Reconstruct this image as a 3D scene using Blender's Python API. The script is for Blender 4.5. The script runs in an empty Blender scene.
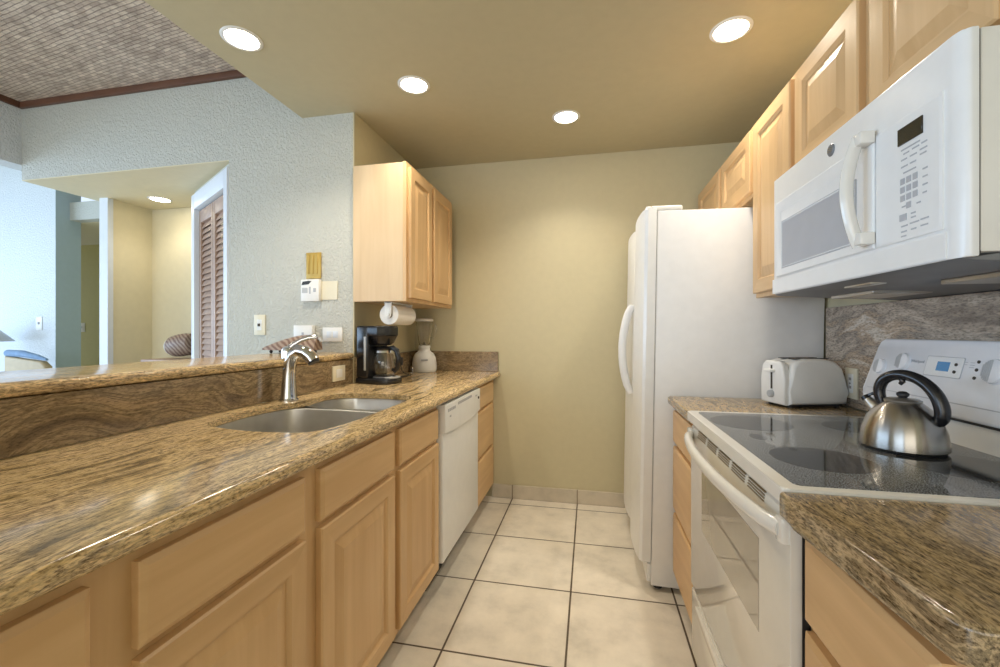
import bpy, bmesh, math, random
from mathutils import Vector, Matrix
random.seed(7)
R = math.radians
S = bpy.context.scene
COL = S.collection

# ---------------------------------------------------------------- camera, world, lights
cam_d = bpy.data.cameras.new('camera'); cam = bpy.data.objects.new('camera', cam_d); COL.objects.link(cam)
cam_d.sensor_width = 36.0; cam_d.lens = 36.0 * 428 / 1000.0
cam_d.shift_y = (331.5 - 333.5) / 1000.0
cam_d.clip_start = 0.02
cam.location = (0, 0, 1.205); cam.rotation_euler = (R(90), 0, math.atan(90 / 428))
S.camera = cam
S.view_settings.view_transform = 'Standard'; S.view_settings.look = 'None'
S.view_settings.exposure = 0.22; S.view_settings.gamma = 1.0; S.view_settings.use_curve_mapping = False
world = bpy.data.worlds.new('daylight'); S.world = world; world.use_nodes = True
bg = world.node_tree.nodes['Background']; bg.inputs[0].default_value = (0.72, 0.84, 1.0, 1); bg.inputs[1].default_value = 1.0

LAMP = 30.0        # emission of the kitchen downlight lenses
BEAM = 36.0        # beam of each recessed reflector lamp, in watts
WINDOW_W = 230.0   # daylight entering through the living room windows
def area_light(name, loc, rot, sx, sy, power, col):
    l = bpy.data.lights.new(name, 'AREA'); l.shape = 'RECTANGLE'; l.size = sx; l.size_y = sy
    l.energy = power; l.color = col
    o = bpy.data.objects.new(name, l); COL.objects.link(o); o.location = loc; o.rotation_euler = rot
    return o
area_light('window_daylight', (-7.9, 0.2, 1.35), (0, R(-90), 0), 2.2, 5.0, WINDOW_W, (0.50, 0.72, 1.0))
area_light('balcony_daylight', (-3.4, -3.1, 1.3), (R(90), 0, 0), 3.4, 2.2, 70.0, (0.66, 0.82, 1.0))
area_light('rear_fill', (-0.3, -3.1, 1.45), (R(90), 0, 0), 2.2, 1.9, 30.0, (1.0, 0.96, 0.90))  # added fill light behind the camera, where the rear wall has no opening

# ---------------------------------------------------------------- materials
def new_mat(name):
    m = bpy.data.materials.new(name); m.use_nodes = True
    return m, m.node_tree, m.node_tree.nodes['Principled BSDF']
def nd(nt, t, **kw):
    n = nt.nodes.new(t)
    for k, v in kw.items(): setattr(n, k, v)
    return n
def ramp(nt, stops, interp='LINEAR'):
    r = nd(nt, 'ShaderNodeValToRGB'); cr = r.color_ramp; cr.interpolation = interp
    while len(cr.elements) < len(stops): cr.elements.new(0.5)
    for e, (p, c) in zip(cr.elements, stops): e.position = p; e.color = (*c, 1)
    return r
def plain(name, col, rough=0.5, metal=0.0, noise=0.0, nscale=20, spec=0.5, coat=0.0, bump=0.0, bscale=200):
    m, nt, b = new_mat(name)
    b.inputs['Base Color'].default_value = (*col, 1); b.inputs['Roughness'].default_value = rough
    b.inputs['Metallic'].default_value = metal; b.inputs['Specular IOR Level'].default_value = spec
    b.inputs['Coat Weight'].default_value = coat
    tc = nd(nt, 'ShaderNodeTexCoord')
    n = nd(nt, 'ShaderNodeTexNoise'); n.inputs['Scale'].default_value = nscale; n.inputs['Detail'].default_value = 3
    nt.links.new(tc.outputs['Object'], n.inputs['Vector'])
    k = max(noise, 0.02)
    r = ramp(nt, [(0.3, tuple(c * (1 - k) for c in col)), (0.7, tuple(min(1, c * (1 + k)) for c in col))])
    nt.links.new(n.outputs['Fac'], r.inputs[0]); nt.links.new(r.outputs[0], b.inputs['Base Color'])
    if bump:
        n2 = nd(nt, 'ShaderNodeTexNoise'); n2.inputs['Scale'].default_value = bscale; n2.inputs['Detail'].default_value = 4
        nt.links.new(tc.outputs['Object'], n2.inputs['Vector'])
        bp = nd(nt, 'ShaderNodeBump'); bp.inputs['Strength'].default_value = bump; bp.inputs['Distance'].default_value = 0.004
        nt.links.new(n2.outputs['Fac'], bp.inputs['Height']); nt.links.new(bp.outputs[0], b.inputs['Normal'])
    return m
def wood(name, axis, c0=(0.56, 0.345, 0.16), c1=(0.71, 0.475, 0.245), rough=0.38):
    m, nt, b = new_mat(name)
    tc = nd(nt, 'ShaderNodeTexCoord'); mp = nd(nt, 'ShaderNodeMapping')
    sc = [22, 22, 22]; sc[axis] = 1.6; mp.inputs['Scale'].default_value = sc
    n = nd(nt, 'ShaderNodeTexNoise'); n.inputs['Scale'].default_value = 1.0; n.inputs['Detail'].default_value = 6; n.inputs['Distortion'].default_value = 0.6
    n2 = nd(nt, 'ShaderNodeTexNoise'); n2.inputs['Scale'].default_value = 2.5; n2.inputs['Detail'].default_value = 2
    nt.links.new(tc.outputs['Object'], mp.inputs[0]); nt.links.new(mp.outputs[0], n.inputs['Vector']); nt.links.new(tc.outputs['Object'], n2.inputs['Vector'])
    a = nd(nt, 'ShaderNodeMath', operation='MULTIPLY_ADD'); a.inputs[1].default_value = 0.55
    nt.links.new(n.outputs['Fac'], a.inputs[0]); 
    a2 = nd(nt, 'ShaderNodeMath', operation='MULTIPLY'); a2.inputs[1].default_value = 0.45
    nt.links.new(n2.outputs['Fac'], a2.inputs[0]); nt.links.new(a2.outputs[0], a.inputs[2])
    r = ramp(nt, [(0.34, c0), (0.52, tuple((p + q) / 2 for p, q in zip(c0, c1))), (0.66, c1)])
    nt.links.new(a.outputs[0], r.inputs[0]); nt.links.new(r.outputs[0], b.inputs['Base Color'])
    b.inputs['Roughness'].default_value = rough
    return m
def granite(name, rot, stretch, stops, rough=0.15, swirl=1.2, speck=0.55):
    m, nt, b = new_mat(name)
    tc = nd(nt, 'ShaderNodeTexCoord'); mp = nd(nt, 'ShaderNodeMapping')
    mp.inputs['Rotation'].default_value = rot; mp.inputs['Scale'].default_value = stretch
    w = nd(nt, 'ShaderNodeTexNoise'); w.inputs['Scale'].default_value = 1.7; w.inputs['Detail'].default_value = 2
    nt.links.new(tc.outputs['Object'], w.inputs['Vector'])
    sub = nd(nt, 'ShaderNodeVectorMath', operation='SUBTRACT'); sub.inputs[1].default_value = (0.5, 0.5, 0.5)
    nt.links.new(w.outputs['Color'], sub.inputs[0])
    scl = nd(nt, 'ShaderNodeVectorMath', operation='SCALE'); scl.inputs['Scale'].default_value = 0.16 * swirl
    nt.links.new(sub.outputs[0], scl.inputs[0])
    add = nd(nt, 'ShaderNodeVectorMath', operation='ADD')
    nt.links.new(tc.outputs['Object'], add.inputs[0]); nt.links.new(scl.outputs[0], add.inputs[1]); nt.links.new(add.outputs[0], mp.inputs[0])
    n = nd(nt, 'ShaderNodeTexNoise'); n.inputs['Scale'].default_value = 1.0; n.inputs['Detail'].default_value = 9; n.inputs['Roughness'].default_value = 0.62; n.inputs['Distortion'].default_value = 0.35
    nt.links.new(mp.outputs[0], n.inputs['Vector'])
    r = ramp(nt, stops); nt.links.new(n.outputs['Fac'], r.inputs[0])
    # mineral grains
    g = nd(nt, 'ShaderNodeTexNoise'); g.inputs['Scale'].default_value = 250; g.inputs['Detail'].default_value = 3; g.inputs['Roughness'].default_value = 0.7
    mg = nd(nt, 'ShaderNodeMapping'); mg.inputs['Rotation'].default_value = rot; mg.inputs['Scale'].default_value = tuple(0.30 if s == min(stretch) else 1 for s in stretch)
    nt.links.new(tc.outputs['Object'], mg.inputs[0]); nt.links.new(mg.outputs[0], g.inputs['Vector'])
    gr = ramp(nt, [(0.34, (0.22, 0.19, 0.15)), (0.43, (0.66, 0.62, 0.56)), (0.51, (1, 1, 1)), (0.66, (1.3, 1.24, 1.15))])
    nt.links.new(g.outputs['Fac'], gr.inputs[0])
    mx = nd(nt, 'ShaderNodeMixRGB', blend_type='MULTIPLY'); mx.inputs[0].default_value = speck
    nt.links.new(r.outputs[0], mx.inputs[1]); nt.links.new(gr.outputs[0], mx.inputs[2])
    nt.links.new(mx.outputs[0], b.inputs['Base Color']); b.inputs['Roughness'].default_value = rough
    b.inputs['Specular IOR Level'].default_value = 0.6
    return m
GOLD = [(0.26, (0.09, 0.065, 0.035)), (0.36, (0.20, 0.145, 0.075)), (0.43, (0.44, 0.315, 0.155)), (0.49, (0.66, 0.49, 0.265)), (0.535, (0.29, 0.215, 0.12)), (0.575, (0.72, 0.53, 0.30)), (0.63, (0.26, 0.19, 0.11)), (0.70, (0.68, 0.48, 0.27))]
DARK = [(0.28, (0.07, 0.048, 0.03)), (0.38, (0.20, 0.14, 0.08)), (0.44, (0.34, 0.245, 0.14)), (0.48, (0.16, 0.115, 0.065)), (0.52, (0.38, 0.28, 0.16)), (0.56, (0.20, 0.14, 0.08)), (0.61, (0.42, 0.30, 0.17)), (0.68, (0.16, 0.11, 0.065)), (0.8, (0.42, 0.30, 0.16))]
GREY = [(0.30, (0.09, 0.07, 0.055)), (0.40, (0.26, 0.205, 0.16)), (0.46, (0.46, 0.38, 0.30)), (0.51, (0.24, 0.20, 0.165)), (0.56, (0.40, 0.30, 0.21)), (0.62, (0.58, 0.51, 0.43)), (0.72, (0.22, 0.17, 0.13))]
M = {}
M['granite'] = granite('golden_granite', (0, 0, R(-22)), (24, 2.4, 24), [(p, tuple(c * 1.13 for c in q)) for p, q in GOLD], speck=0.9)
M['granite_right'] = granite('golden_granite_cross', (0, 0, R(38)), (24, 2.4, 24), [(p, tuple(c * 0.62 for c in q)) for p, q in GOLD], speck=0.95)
M['granite_splash'] = granite('brown_granite', (R(8), 0, 0), (6, 1.5, 13), DARK, swirl=4.5, speck=0.6)
M['granite_wall'] = granite('grey_brown_granite', (R(-40), 0, 0), (4, 1.6, 10), GREY, rough=0.16, swirl=2.4, speck=0.75)
M['wood_v'] = wood('maple_upright_grain', 2)
M['wood_h'] = wood('maple_lengthwise_grain', 1)
M['wood_side'] = wood('maple_veneer', 2, (0.60, 0.43, 0.25), (0.70, 0.53, 0.33), 0.45)
M['wood_dark'] = plain('dark_toe_kick_wood', (0.16, 0.09, 0.045), 0.6)  # dark brown board colour of the toe kicks
M['paint'] = plain('khaki_wall_paint', (0.56, 0.50, 0.325), 0.55, noise=0.02, bump=0.12, bscale=90)
M['ceil'] = plain('khaki_ceiling_paint', (0.50, 0.44, 0.285), 0.6, noise=0.02, bump=0.08, bscale=60)
M['cream'] = plain('cream_alcove_paint', (0.72, 0.64, 0.44), 0.6, noise=0.02)
M['yellow'] = plain('yellow_hall_paint', (0.55, 0.47, 0.16), 0.6, noise=0.02)
M['teal'] = plain('blue_grey_paint', (0.36, 0.44, 0.46), 0.6, noise=0.02)
M['white'] = plain('appliance_white', (0.80, 0.80, 0.79), 0.30, noise=0.004)
M['white_tex'] = plain('textured_fridge_white', (0.78, 0.775, 0.77), 0.34, noise=0.01, bump=0.10, bscale=500)
M['bisque'] = plain('bisque_enamel', (0.76, 0.735, 0.68), 0.18, noise=0.004, coat=0.4)
M['range_panel'] = plain('range_panel_white', (0.78, 0.79, 0.82), 0.2, noise=0.004, coat=0.4)
M['plastic_white'] = plain('white_plastic', (0.78, 0.77, 0.74), 0.35, noise=0.01)
M['ivory'] = plain('ivory_plastic', (0.74, 0.68, 0.52), 0.4, noise=0.01)
M['grey_mark'] = plain('grey_print', (0.42, 0.43, 0.46), 0.5)
M['knob_grey'] = plain('ribbed_grey_plastic', (0.45, 0.46, 0.47), 0.4)
M['black'] = plain('black_plastic', (0.012, 0.012, 0.014), 0.22, noise=0.1)
M['black_matte'] = plain('black_rubber', (0.02, 0.02, 0.021), 0.5, noise=0.1)
M['slot'] = plain('dark_slot', (0.05, 0.04, 0.03), 0.7)
M['grey_metal'] = plain('grey_painted_metal', (0.20, 0.205, 0.22), 0.42, metal=0.3, noise=0.15, nscale=8)
M['chrome'] = plain('chrome', (0.62, 0.63, 0.65), 0.09, metal=1.0)
M['steel'] = plain('satin_stainless', (0.66, 0.64, 0.60), 0.36, metal=1.0, noise=0.05)
M['brass'] = plain('brass_plate', (0.46, 0.31, 0.07), 0.4, metal=0.25, noise=0.03)
M['lcd_dark'] = plain('dark_display', (0.035, 0.03, 0.02), 0.12)
M['casing'] = plain('white_casing_paint', (0.70, 0.74, 0.80), 0.45)
M['trim_brown'] = plain('brown_wood_trim', (0.13, 0.055, 0.03), 0.5, noise=0.2, nscale=6)
M['louver'] = wood('reddish_louver_wood', 0, (0.36, 0.23, 0.165), (0.50, 0.36, 0.28), 0.45)
M['paper'] = plain('paper_towel', (0.82, 0.80, 0.77), 0.9, noise=0.02, bump=0.3, bscale=180)
M['blue_cloth'] = plain('blue_grey_fabric', (0.20, 0.30, 0.45), 0.9, noise=0.1)
M['tan'] = plain('tan_leather', (0.42, 0.32, 0.18), 0.6, noise=0.06)
M['lens'], nt, b = new_mat('lamp_lens'); b.inputs['Emission Color'].default_value = (1.0, 0.88, 0.68, 1); b.inputs['Emission Strength'].default_value = LAMP
M['lens_alcove'], nt, b = new_mat('alcove_lamp_lens'); b.inputs['Emission Color'].default_value = (1.0, 0.88, 0.66, 1); b.inputs['Emission Strength'].default_value = 22
M['lcd'], nt, b = new_mat('blue_display'); b.inputs['Base Color'].default_value = (0.02, 0.10, 0.22, 1); b.inputs['Emission Color'].default_value = (0.03, 0.13, 0.27, 1); b.inputs['Emission Strength'].default_value = 0.5; b.inputs['Roughness'].default_value = 0.15
M['glass'], nt, b = new_mat('clear_glass'); b.inputs['Transmission Weight'].default_value = 1; b.inputs['Roughness'].default_value = 0.02; b.inputs['IOR'].default_value = 1.52; b.inputs['Base Color'].default_value = (0.97, 0.97, 0.96, 1)

def mat_brushed():
    m, nt, b = new_mat('brushed_steel')
    tc = nd(nt, 'ShaderNodeTexCoord'); mp = nd(nt, 'ShaderNodeMapping'); mp.inputs['Scale'].default_value = (4, 4, 420)
    n = nd(nt, 'ShaderNodeTexNoise'); n.inputs['Scale'].default_value = 1; n.inputs['Detail'].default_value = 2
    nt.links.new(tc.outputs['Object'], mp.inputs[0]); nt.links.new(mp.outputs[0], n.inputs['Vector'])
    bp = nd(nt, 'ShaderNodeBump'); bp.inputs['Strength'].default_value = 0.12; bp.inputs['Distance'].default_value = 0.0006
    nt.links.new(n.outputs['Fac'], bp.inputs['Height']); nt.links.new(bp.outputs[0], b.inputs['Normal'])
    b.inputs['Base Color'].default_value = (0.40, 0.38, 0.35, 1); b.inputs['Metallic'].default_value = 1; b.inputs['Roughness'].default_value = 0.25
    b.inputs['Anisotropic'].default_value = 0.85; b.inputs['Anisotropic Rotation'].default_value = 0.25
    tg = nd(nt, 'ShaderNodeTangent'); tg.direction_type = 'RADIAL'; tg.axis = 'Z'; nt.links.new(tg.outputs[0], b.inputs['Tangent'])
    return m
M['brushed'] = mat_brushed()
def mat_cooktop():
    m, nt, b = new_mat('speckled_glass_cooktop')
    tc = nd(nt, 'ShaderNodeTexCoord')
    v = nd(nt, 'ShaderNodeTexNoise'); v.inputs['Scale'].default_value = 420; v.inputs['Detail'].default_value = 1
    nt.links.new(tc.outputs['Object'], v.inputs['Vector'])
    r = ramp(nt, [(0.40, (0.035, 0.038, 0.042)), (0.52, (0.11, 0.118, 0.125)), (0.62, (0.30, 0.31, 0.32))])
    nt.links.new(v.outputs['Fac'], r.inputs[0]); nt.links.new(r.outputs[0], b.inputs['Base Color'])
    b.inputs['Roughness'].default_value = 0.05; b.inputs['Specular IOR Level'].default_value = 0.55
    return m
M['cooktop'] = mat_cooktop()
def mat_burner():
    m, nt, b = new_mat('burner_print')
    tc = nd(nt, 'ShaderNodeTexCoord')
    v = nd(nt, 'ShaderNodeTexNoise'); v.inputs['Scale'].default_value = 420; v.inputs['Detail'].default_value = 1
    nt.links.new(tc.outputs['Object'], v.inputs['Vector'])
    r = ramp(nt, [(0.42, (0.012, 0.013, 0.014)), (0.62, (0.06, 0.062, 0.065))])
    nt.links.new(v.outputs['Fac'], r.inputs[0]); nt.links.new(r.outputs[0], b.inputs['Base Color'])
    b.inputs['Roughness'].default_value = 0.06
    return m
M['burner'] = mat_burner()
def mat_tile(name, axes, offs, bw, bh, c=(0.80, 0.73, 0.62), grout=(0.10, 0.07, 0.045), mortar=0.0042):
    m, nt, b = new_mat(name)
    g = nd(nt, 'ShaderNodeNewGeometry'); sp = nd(nt, 'ShaderNodeSeparateXYZ'); cb = nd(nt, 'ShaderNodeCombineXYZ')
    nt.links.new(g.outputs['Position'], sp.inputs[0])
    for i in (0, 1):
        s_ = nd(nt, 'ShaderNodeMath', operation='SUBTRACT'); s_.inputs[1].default_value = offs[i] - 20 * (bw, bh)[i]
        nt.links.new(sp.outputs[axes[i]], s_.inputs[0]); nt.links.new(s_.outputs[0], cb.inputs[i])
    br = nd(nt, 'ShaderNodeTexBrick'); br.offset = 0.0; br.inputs['Scale'].default_value = 1
    br.inputs['Brick Width'].default_value = bw; br.inputs['Row Height'].default_value = bh
    br.inputs['Mortar Size'].default_value = mortar; br.inputs['Mortar Smooth'].default_value = 0.1
    br.inputs['Color1'].default_value = (1, 1, 1, 1); br.inputs['Color2'].default_value = (0.93, 0.93, 0.93, 1); br.inputs['Mortar'].default_value = (0, 0, 0, 1)
    nt.links.new(cb.outputs[0], br.inputs['Vector'])
    n = nd(nt, 'ShaderNodeTexNoise'); n.inputs['Scale'].default_value = 5; n.inputs['Detail'].default_value = 8; n.inputs['Roughness'].default_value = 0.65
    nt.links.new(g.outputs['Position'], n.inputs['Vector'])
    r = ramp(nt, [(0.3, tuple(k * 0.80 for k in c)), (0.5, c), (0.7, tuple(k * 1.13 for k in c))]); nt.links.new(n.outputs['Fac'], r.inputs[0])
    mu = nd(nt, 'ShaderNodeMixRGB', blend_type='MULTIPLY'); mu.inputs[0].default_value = 1
    nt.links.new(r.outputs[0], mu.inputs[1]); nt.links.new(br.outputs['Color'], mu.inputs[2])
    mx = nd(nt, 'ShaderNodeMixRGB'); nt.links.new(br.outputs['Fac'], mx.inputs[0]); nt.links.new(mu.outputs[0], mx.inputs[1]); mx.inputs[2].default_value = (*grout, 1)
    nt.links.new(mx.outputs[0], b.inputs['Base Color'])
    inv = nd(nt, 'ShaderNodeMath', operation='SUBTRACT'); inv.inputs[0].default_value = 1; nt.links.new(br.outputs['Fac'], inv.inputs[1])
    bp = nd(nt, 'ShaderNodeBump'); bp.inputs['Strength'].default_value = 0.6; bp.inputs['Distance'].default_value = 0.003
    nt.links.new(inv.outputs[0], bp.inputs['Height']); nt.links.new(bp.outputs[0], b.inputs['Normal'])
    b.inputs['Roughness'].default_value = 0.38
    return m
M['floor'] = mat_tile('beige_floor_tile', (0, 1), (-0.548, 2.006), 0.461, 0.467)
M['base_tile'] = mat_tile('beige_base_tile', (0, 2), (-0.548, -0.002), 0.461, 0.30, c=(0.62, 0.55, 0.44), grout=(0.30, 0.24, 0.17))
def mat_stucco(name, col):
    m, nt, b = new_mat(name)
    tc = nd(nt, 'ShaderNodeTexCoord'); mp = nd(nt, 'ShaderNodeMapping'); mp.inputs['Scale'].default_value = (1, 1, 0.75)
    n = nd(nt, 'ShaderNodeTexNoise'); n.inputs['Scale'].default_value = 75; n.inputs['Detail'].default_value = 3; n.inputs['Distortion'].default_value = 0.7
    nt.links.new(tc.outputs['Object'], mp.inputs[0]); nt.links.new(mp.outputs[0], n.inputs['Vector'])
    r = ramp(nt, [(0.40, (0, 0, 0)), (0.58, (1, 1, 1))]); nt.links.new(n.outputs['Fac'], r.inputs[0])
    bp = nd(nt, 'ShaderNodeBump'); bp.inputs['Strength'].default_value = 0.62; bp.inputs['Distance'].default_value = 0.006
    nt.links.new(r.outputs[0], bp.inputs['Height']); nt.links.new(bp.outputs[0], b.inputs['Normal'])
    b.inputs['Base Color'].default_value = (*col, 1); b.inputs['Roughness'].default_value = 0.6
    return m
M['stucco'] = mat_stucco('knockdown_wall_texture', (0.53, 0.525, 0.465))
M['stucco_daylit'] = mat_stucco('knockdown_wall_texture_daylit', (0.66, 0.69, 0.71))  # paler, bluer stucco copy: window daylight on beam and far wall put into colour
def mat_weave():
    m, nt, b = new_mat('woven_bamboo_ceiling')
    tc = nd(nt, 'ShaderNodeTexCoord'); mp = nd(nt, 'ShaderNodeMapping'); mp.inputs['Rotation'].default_value = (0, 0, R(8))
    nt.links.new(tc.outputs['Object'], mp.inputs[0])
    w = nd(nt, 'ShaderNodeTexNoise'); w.inputs['Scale'].default_value = 5; nt.links.new(mp.outputs[0], w.inputs['Vector'])
    ad = nd(nt, 'ShaderNodeVectorMath', operation='MULTIPLY_ADD'); ad.inputs[1].default_value = (0.02, 0.02, 0)
    nt.links.new(w.outputs['Color'], ad.inputs[0]); nt.links.new(mp.outputs[0], ad.inputs[2])
    br = nd(nt, 'ShaderNodeTexBrick'); br.inputs['Scale'].default_value = 1; br.offset = 0.5
    br.inputs['Brick Width'].default_value = 0.060; br.inputs['Row Height'].default_value = 0.020; br.inputs['Mortar Size'].default_value = 0.003; br.inputs['Mortar Smooth'].default_value = 0.8
    br.inputs['Color1'].default_value = (0.72, 0.61, 0.50, 1); br.inputs['Color2'].default_value = (0.54, 0.43, 0.35, 1); br.inputs['Mortar'].default_value = (0.36, 0.28, 0.23, 1)
    nt.links.new(ad.outputs[0], br.inputs['Vector'])
    n = nd(nt, 'ShaderNodeTexNoise'); n.inputs['Scale'].default_value = 18; n.inputs['Detail'].default_value = 6; nt.links.new(mp.outputs[0], n.inputs['Vector'])
    r = ramp(nt, [(0.3, (0.65, 0.62, 0.6)), (0.7, (1.15, 1.15, 1.15))]); nt.links.new(n.outputs['Fac'], r.inputs[0])
    mu = nd(nt, 'ShaderNodeMixRGB', blend_type='MULTIPLY'); mu.inputs[0].default_value = 1
    nt.links.new(br.outputs['Color'], mu.inputs[1]); nt.links.new(r.outputs[0], mu.inputs[2]); nt.links.new(mu.outputs[0], b.inputs['Base Color'])
    inv = nd(nt, 'ShaderNodeMath', operation='SUBTRACT'); inv.inputs[0].default_value = 1; nt.links.new(br.outputs['Fac'], inv.inputs[1])
    bp = nd(nt, 'ShaderNodeBump'); bp.inputs['Strength'].default_value = 0.7; bp.inputs['Distance'].default_value = 0.01
    nt.links.new(inv.outputs[0], bp.inputs['Height']); nt.links.new(bp.outputs[0], b.inputs['Normal'])
    b.inputs['Roughness'].default_value = 0.6
    return m
M['weave'] = mat_weave()
def mat_basket():
    m, nt, b = new_mat('striped_palm_weave')
    tc = nd(nt, 'ShaderNodeTexCoord'); w = nd(nt, 'ShaderNodeTexWave'); w.inputs['Scale'].default_value = 16; w.inputs['Distortion'].default_value = 3.5; w.bands_direction = 'DIAGONAL'
    nt.links.new(tc.outputs['Object'], w.inputs['Vector'])
    r = ramp(nt, [(0.1, (0.17, 0.10, 0.075)), (0.5, (0.27, 0.19, 0.145)), (0.9, (0.36, 0.275, 0.22))]); nt.links.new(w.outputs['Fac'], r.inputs[0])
    nt.links.new(r.outputs[0], b.inputs['Base Color']); b.inputs['Roughness'].default_value = 0.5
    return m
M['basket'] = mat_basket()

# ---------------------------------------------------------------- mesh building
class MB:
    def __init__(s): s.bm = bmesh.new()
    def _merge(s, t, mi=0, M4=None):
        if M4 is not None: bmesh.ops.transform(t, matrix=M4, verts=t.verts)
        if mi:
            for f in t.faces: f.material_index = mi
        me = bpy.data.meshes.new('t'); t.to_mesh(me); t.free(); s.bm.from_mesh(me); bpy.data.meshes.remove(me)
        return s
    def box(s, x0, x1, y0, y1, z0, z1, bev=0.0, seg=2, mi=0, M4=None):
        t = bmesh.new(); bmesh.ops.create_cube(t, size=1)
        for v in t.verts:
            v.co = Vector(((x0 + x1) / 2 + v.co.x * (x1 - x0), (y0 + y1) / 2 + v.co.y * (y1 - y0), (z0 + z1) / 2 + v.co.z * (z1 - z0)))
        if bev > 0: bmesh.ops.bevel(t, geom=list(t.edges), offset=bev, segments=seg, affect='EDGES', profile=0.5, clamp_overlap=True)
        bmesh.ops.recalc_face_normals(t, faces=t.faces)
        return s._merge(t, mi, M4)
    def prism(s, pts, lo, hi, axis='z', bev=0.0, seg=2, mi=0, M4=None, top_only=False):
        """outline pts (a,b) extruded along axis: z->(a,b,h) x->(h,a,b) y->(a,h,b)"""
        t = bmesh.new()
        def mk(a, b, h): return {'z': (a, b, h), 'x': (h, a, b), 'y': (a, h, b)}[axis]
        A = [t.verts.new(mk(a, b, lo)) for a, b in pts]; B = [t.verts.new(mk(a, b, hi)) for a, b in pts]
        n = len(pts); fa = t.faces.new(A); fb = t.faces.new(B)
        for i in range(n): t.faces.new((A[i], A[(i + 1) % n], B[(i + 1) % n], B[i]))
        if bev > 0:
            es = list(fb.edges) + ([] if top_only else list(fa.edges))
            bmesh.ops.bevel(t, geom=es, offset=bev, segments=seg, affect='EDGES', profile=0.5, clamp_overlap=True)
        bmesh.ops.recalc_face_normals(t, faces=t.faces)
        return s._merge(t, mi, M4)
    def lathe(s, prof, c=(0, 0, 0), n=32, mi=0, M4=None, sx=1, sy=1):
        t = bmesh.new(); rings = []
        for r, z in prof:
            if r < 1e-6: rings.append([t.verts.new((c[0], c[1], c[2] + z))])
            else: rings.append([t.verts.new((c[0] + sx * r * math.cos(2 * math.pi * i / n), c[1] + sy * r * math.sin(2 * math.pi * i / n), c[2] + z)) for i in range(n)])
        for a, b in zip(rings, rings[1:]):
            for i in range(n):
                q = []
                for v in (a[i % len(a)], a[(i + 1) % len(a)], b[(i + 1) % len(b)], b[i % len(b)]):
                    if v not in q: q.append(v)
                if len(q) > 2: t.faces.new(q)
        bmesh.ops.recalc_face_normals(t, faces=t.faces)
        return s._merge(t, mi, M4)
    def tube(s, pts, rad, n=12, mi=0, M4=None, flat=1.0, up=(0, 0, 1), closed=False):
        t = bmesh.new(); P = [Vector(p) for p in pts]; rings = []
        N = len(P); rad = rad if isinstance(rad, (list, tuple)) else [rad] * N
        upv = Vector(up)
        for i, p in enumerate(P):
            if closed: d = P[(i + 1) % N] - P[i - 1]
            else: d = P[min(i + 1, N - 1)] - P[max(i - 1, 0)]
            d.normalize(); a = d.cross(upv)
            if a.length < 0.05: a = d.cross(Vector((1, 0, 0)))
            a.normalize(); b = a.cross(d).normalized()
            rings.append([t.verts.new(p + (a * math.cos(2 * math.pi * k / n) * flat + b * math.sin(2 * math.pi * k / n)) * rad[i]) for k in range(n)])
        m_ = N if closed else N - 1
        for i in range(m_):
            A, B = rings[i], rings[(i + 1) % N]
            for k in range(n): t.faces.new((A[k], A[(k + 1) % n], B[(k + 1) % n], B[k]))
        if not closed: t.faces.new(rings[0]); t.faces.new(rings[-1][::-1])
        bmesh.ops.recalc_face_normals(t, faces=t.faces)
        return s._merge(t, mi, M4)
    def build(s, name, mats, parent=None, off=(0, 0, 0), smooth=38):
        bm = s.bm
        if any(off): bmesh.ops.translate(bm, vec=-Vector(off), verts=bm.verts)
        for f in bm.faces: f.smooth = True
        for e in bm.edges:
            e.smooth = not (len(e.link_faces) != 2 or e.calc_face_angle(0) > R(smooth))
        me = bpy.data.meshes.new(name); bm.to_mesh(me); bm.free()
        for m in (mats if isinstance(mats, (list, tuple)) else [mats]): me.materials.append(M[m] if isinstance(m, str) else m)
        o = bpy.data.objects.new(name, me); COL.objects.link(o)
        if parent is not None: o.parent = parent
        return o
class Thing:
    """an Empty at the thing's base that parents its parts; parts are given in world coordinates"""
    def __init__(s, name, label, cat, loc, group=None, kind=None):
        s.loc = loc; o = bpy.data.objects.new(name, None); COL.objects.link(o); o.location = loc; o.empty_display_size = 0.05
        if kind: o['kind'] = kind
        if label: o['label'] = label
        if cat: o['category'] = cat
        if group: o['group'] = group
        s.o = o
    def part(s, name, mb, mats, parent=None, **k): return mb.build(name, mats, parent or s.o, off=s.loc, **k)
def single(name, mb, mats, label, cat, loc=(0, 0, 0), group=None, **k):
    o = mb.build(name, mats, off=loc, **k); o.location = loc; o['label'] = label; o['category'] = cat
    if group: o['group'] = group
    return o
def struct(name, mb, mats, **k):
    o = mb.build(name, mats, **k); o['kind'] = 'structure'; return o
def text_mesh(body, size, M4, depth=0.0004):
    c = bpy.data.curves.new('t', 'FONT'); c.body = body; c.size = size; c.extrude = depth; c.align_x = 'CENTER'; c.align_y = 'CENTER'
    o = bpy.data.objects.new('t', c); COL.objects.link(o); dg = bpy.context.evaluated_depsgraph_get()
    me = bpy.data.meshes.new_from_object(o.evaluated_get(dg)); bpy.data.objects.remove(o)
    mb = MB(); mb.bm.from_mesh(me); bpy.data.meshes.remove(me); bmesh.ops.transform(mb.bm, matrix=M4, verts=mb.bm.verts)
    return mb
def face_text(body, size, x, y, z, lean=0.0):
    # lettering on a face that looks towards -x (read with y running to the right-hand side reversed)
    M4 = Matrix(((0, 0, -1, x), (-1, 0, 0, y), (0, 1, 0, z), (0, 0, 0, 1)))
    if lean: M4 = Matrix.Translation((x, y, z)) @ Matrix.Rotation(lean, 4, 'Y') @ Matrix.Translation((-x, -y, -z)) @ M4
    return text_mesh(body, size, M4)
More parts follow.
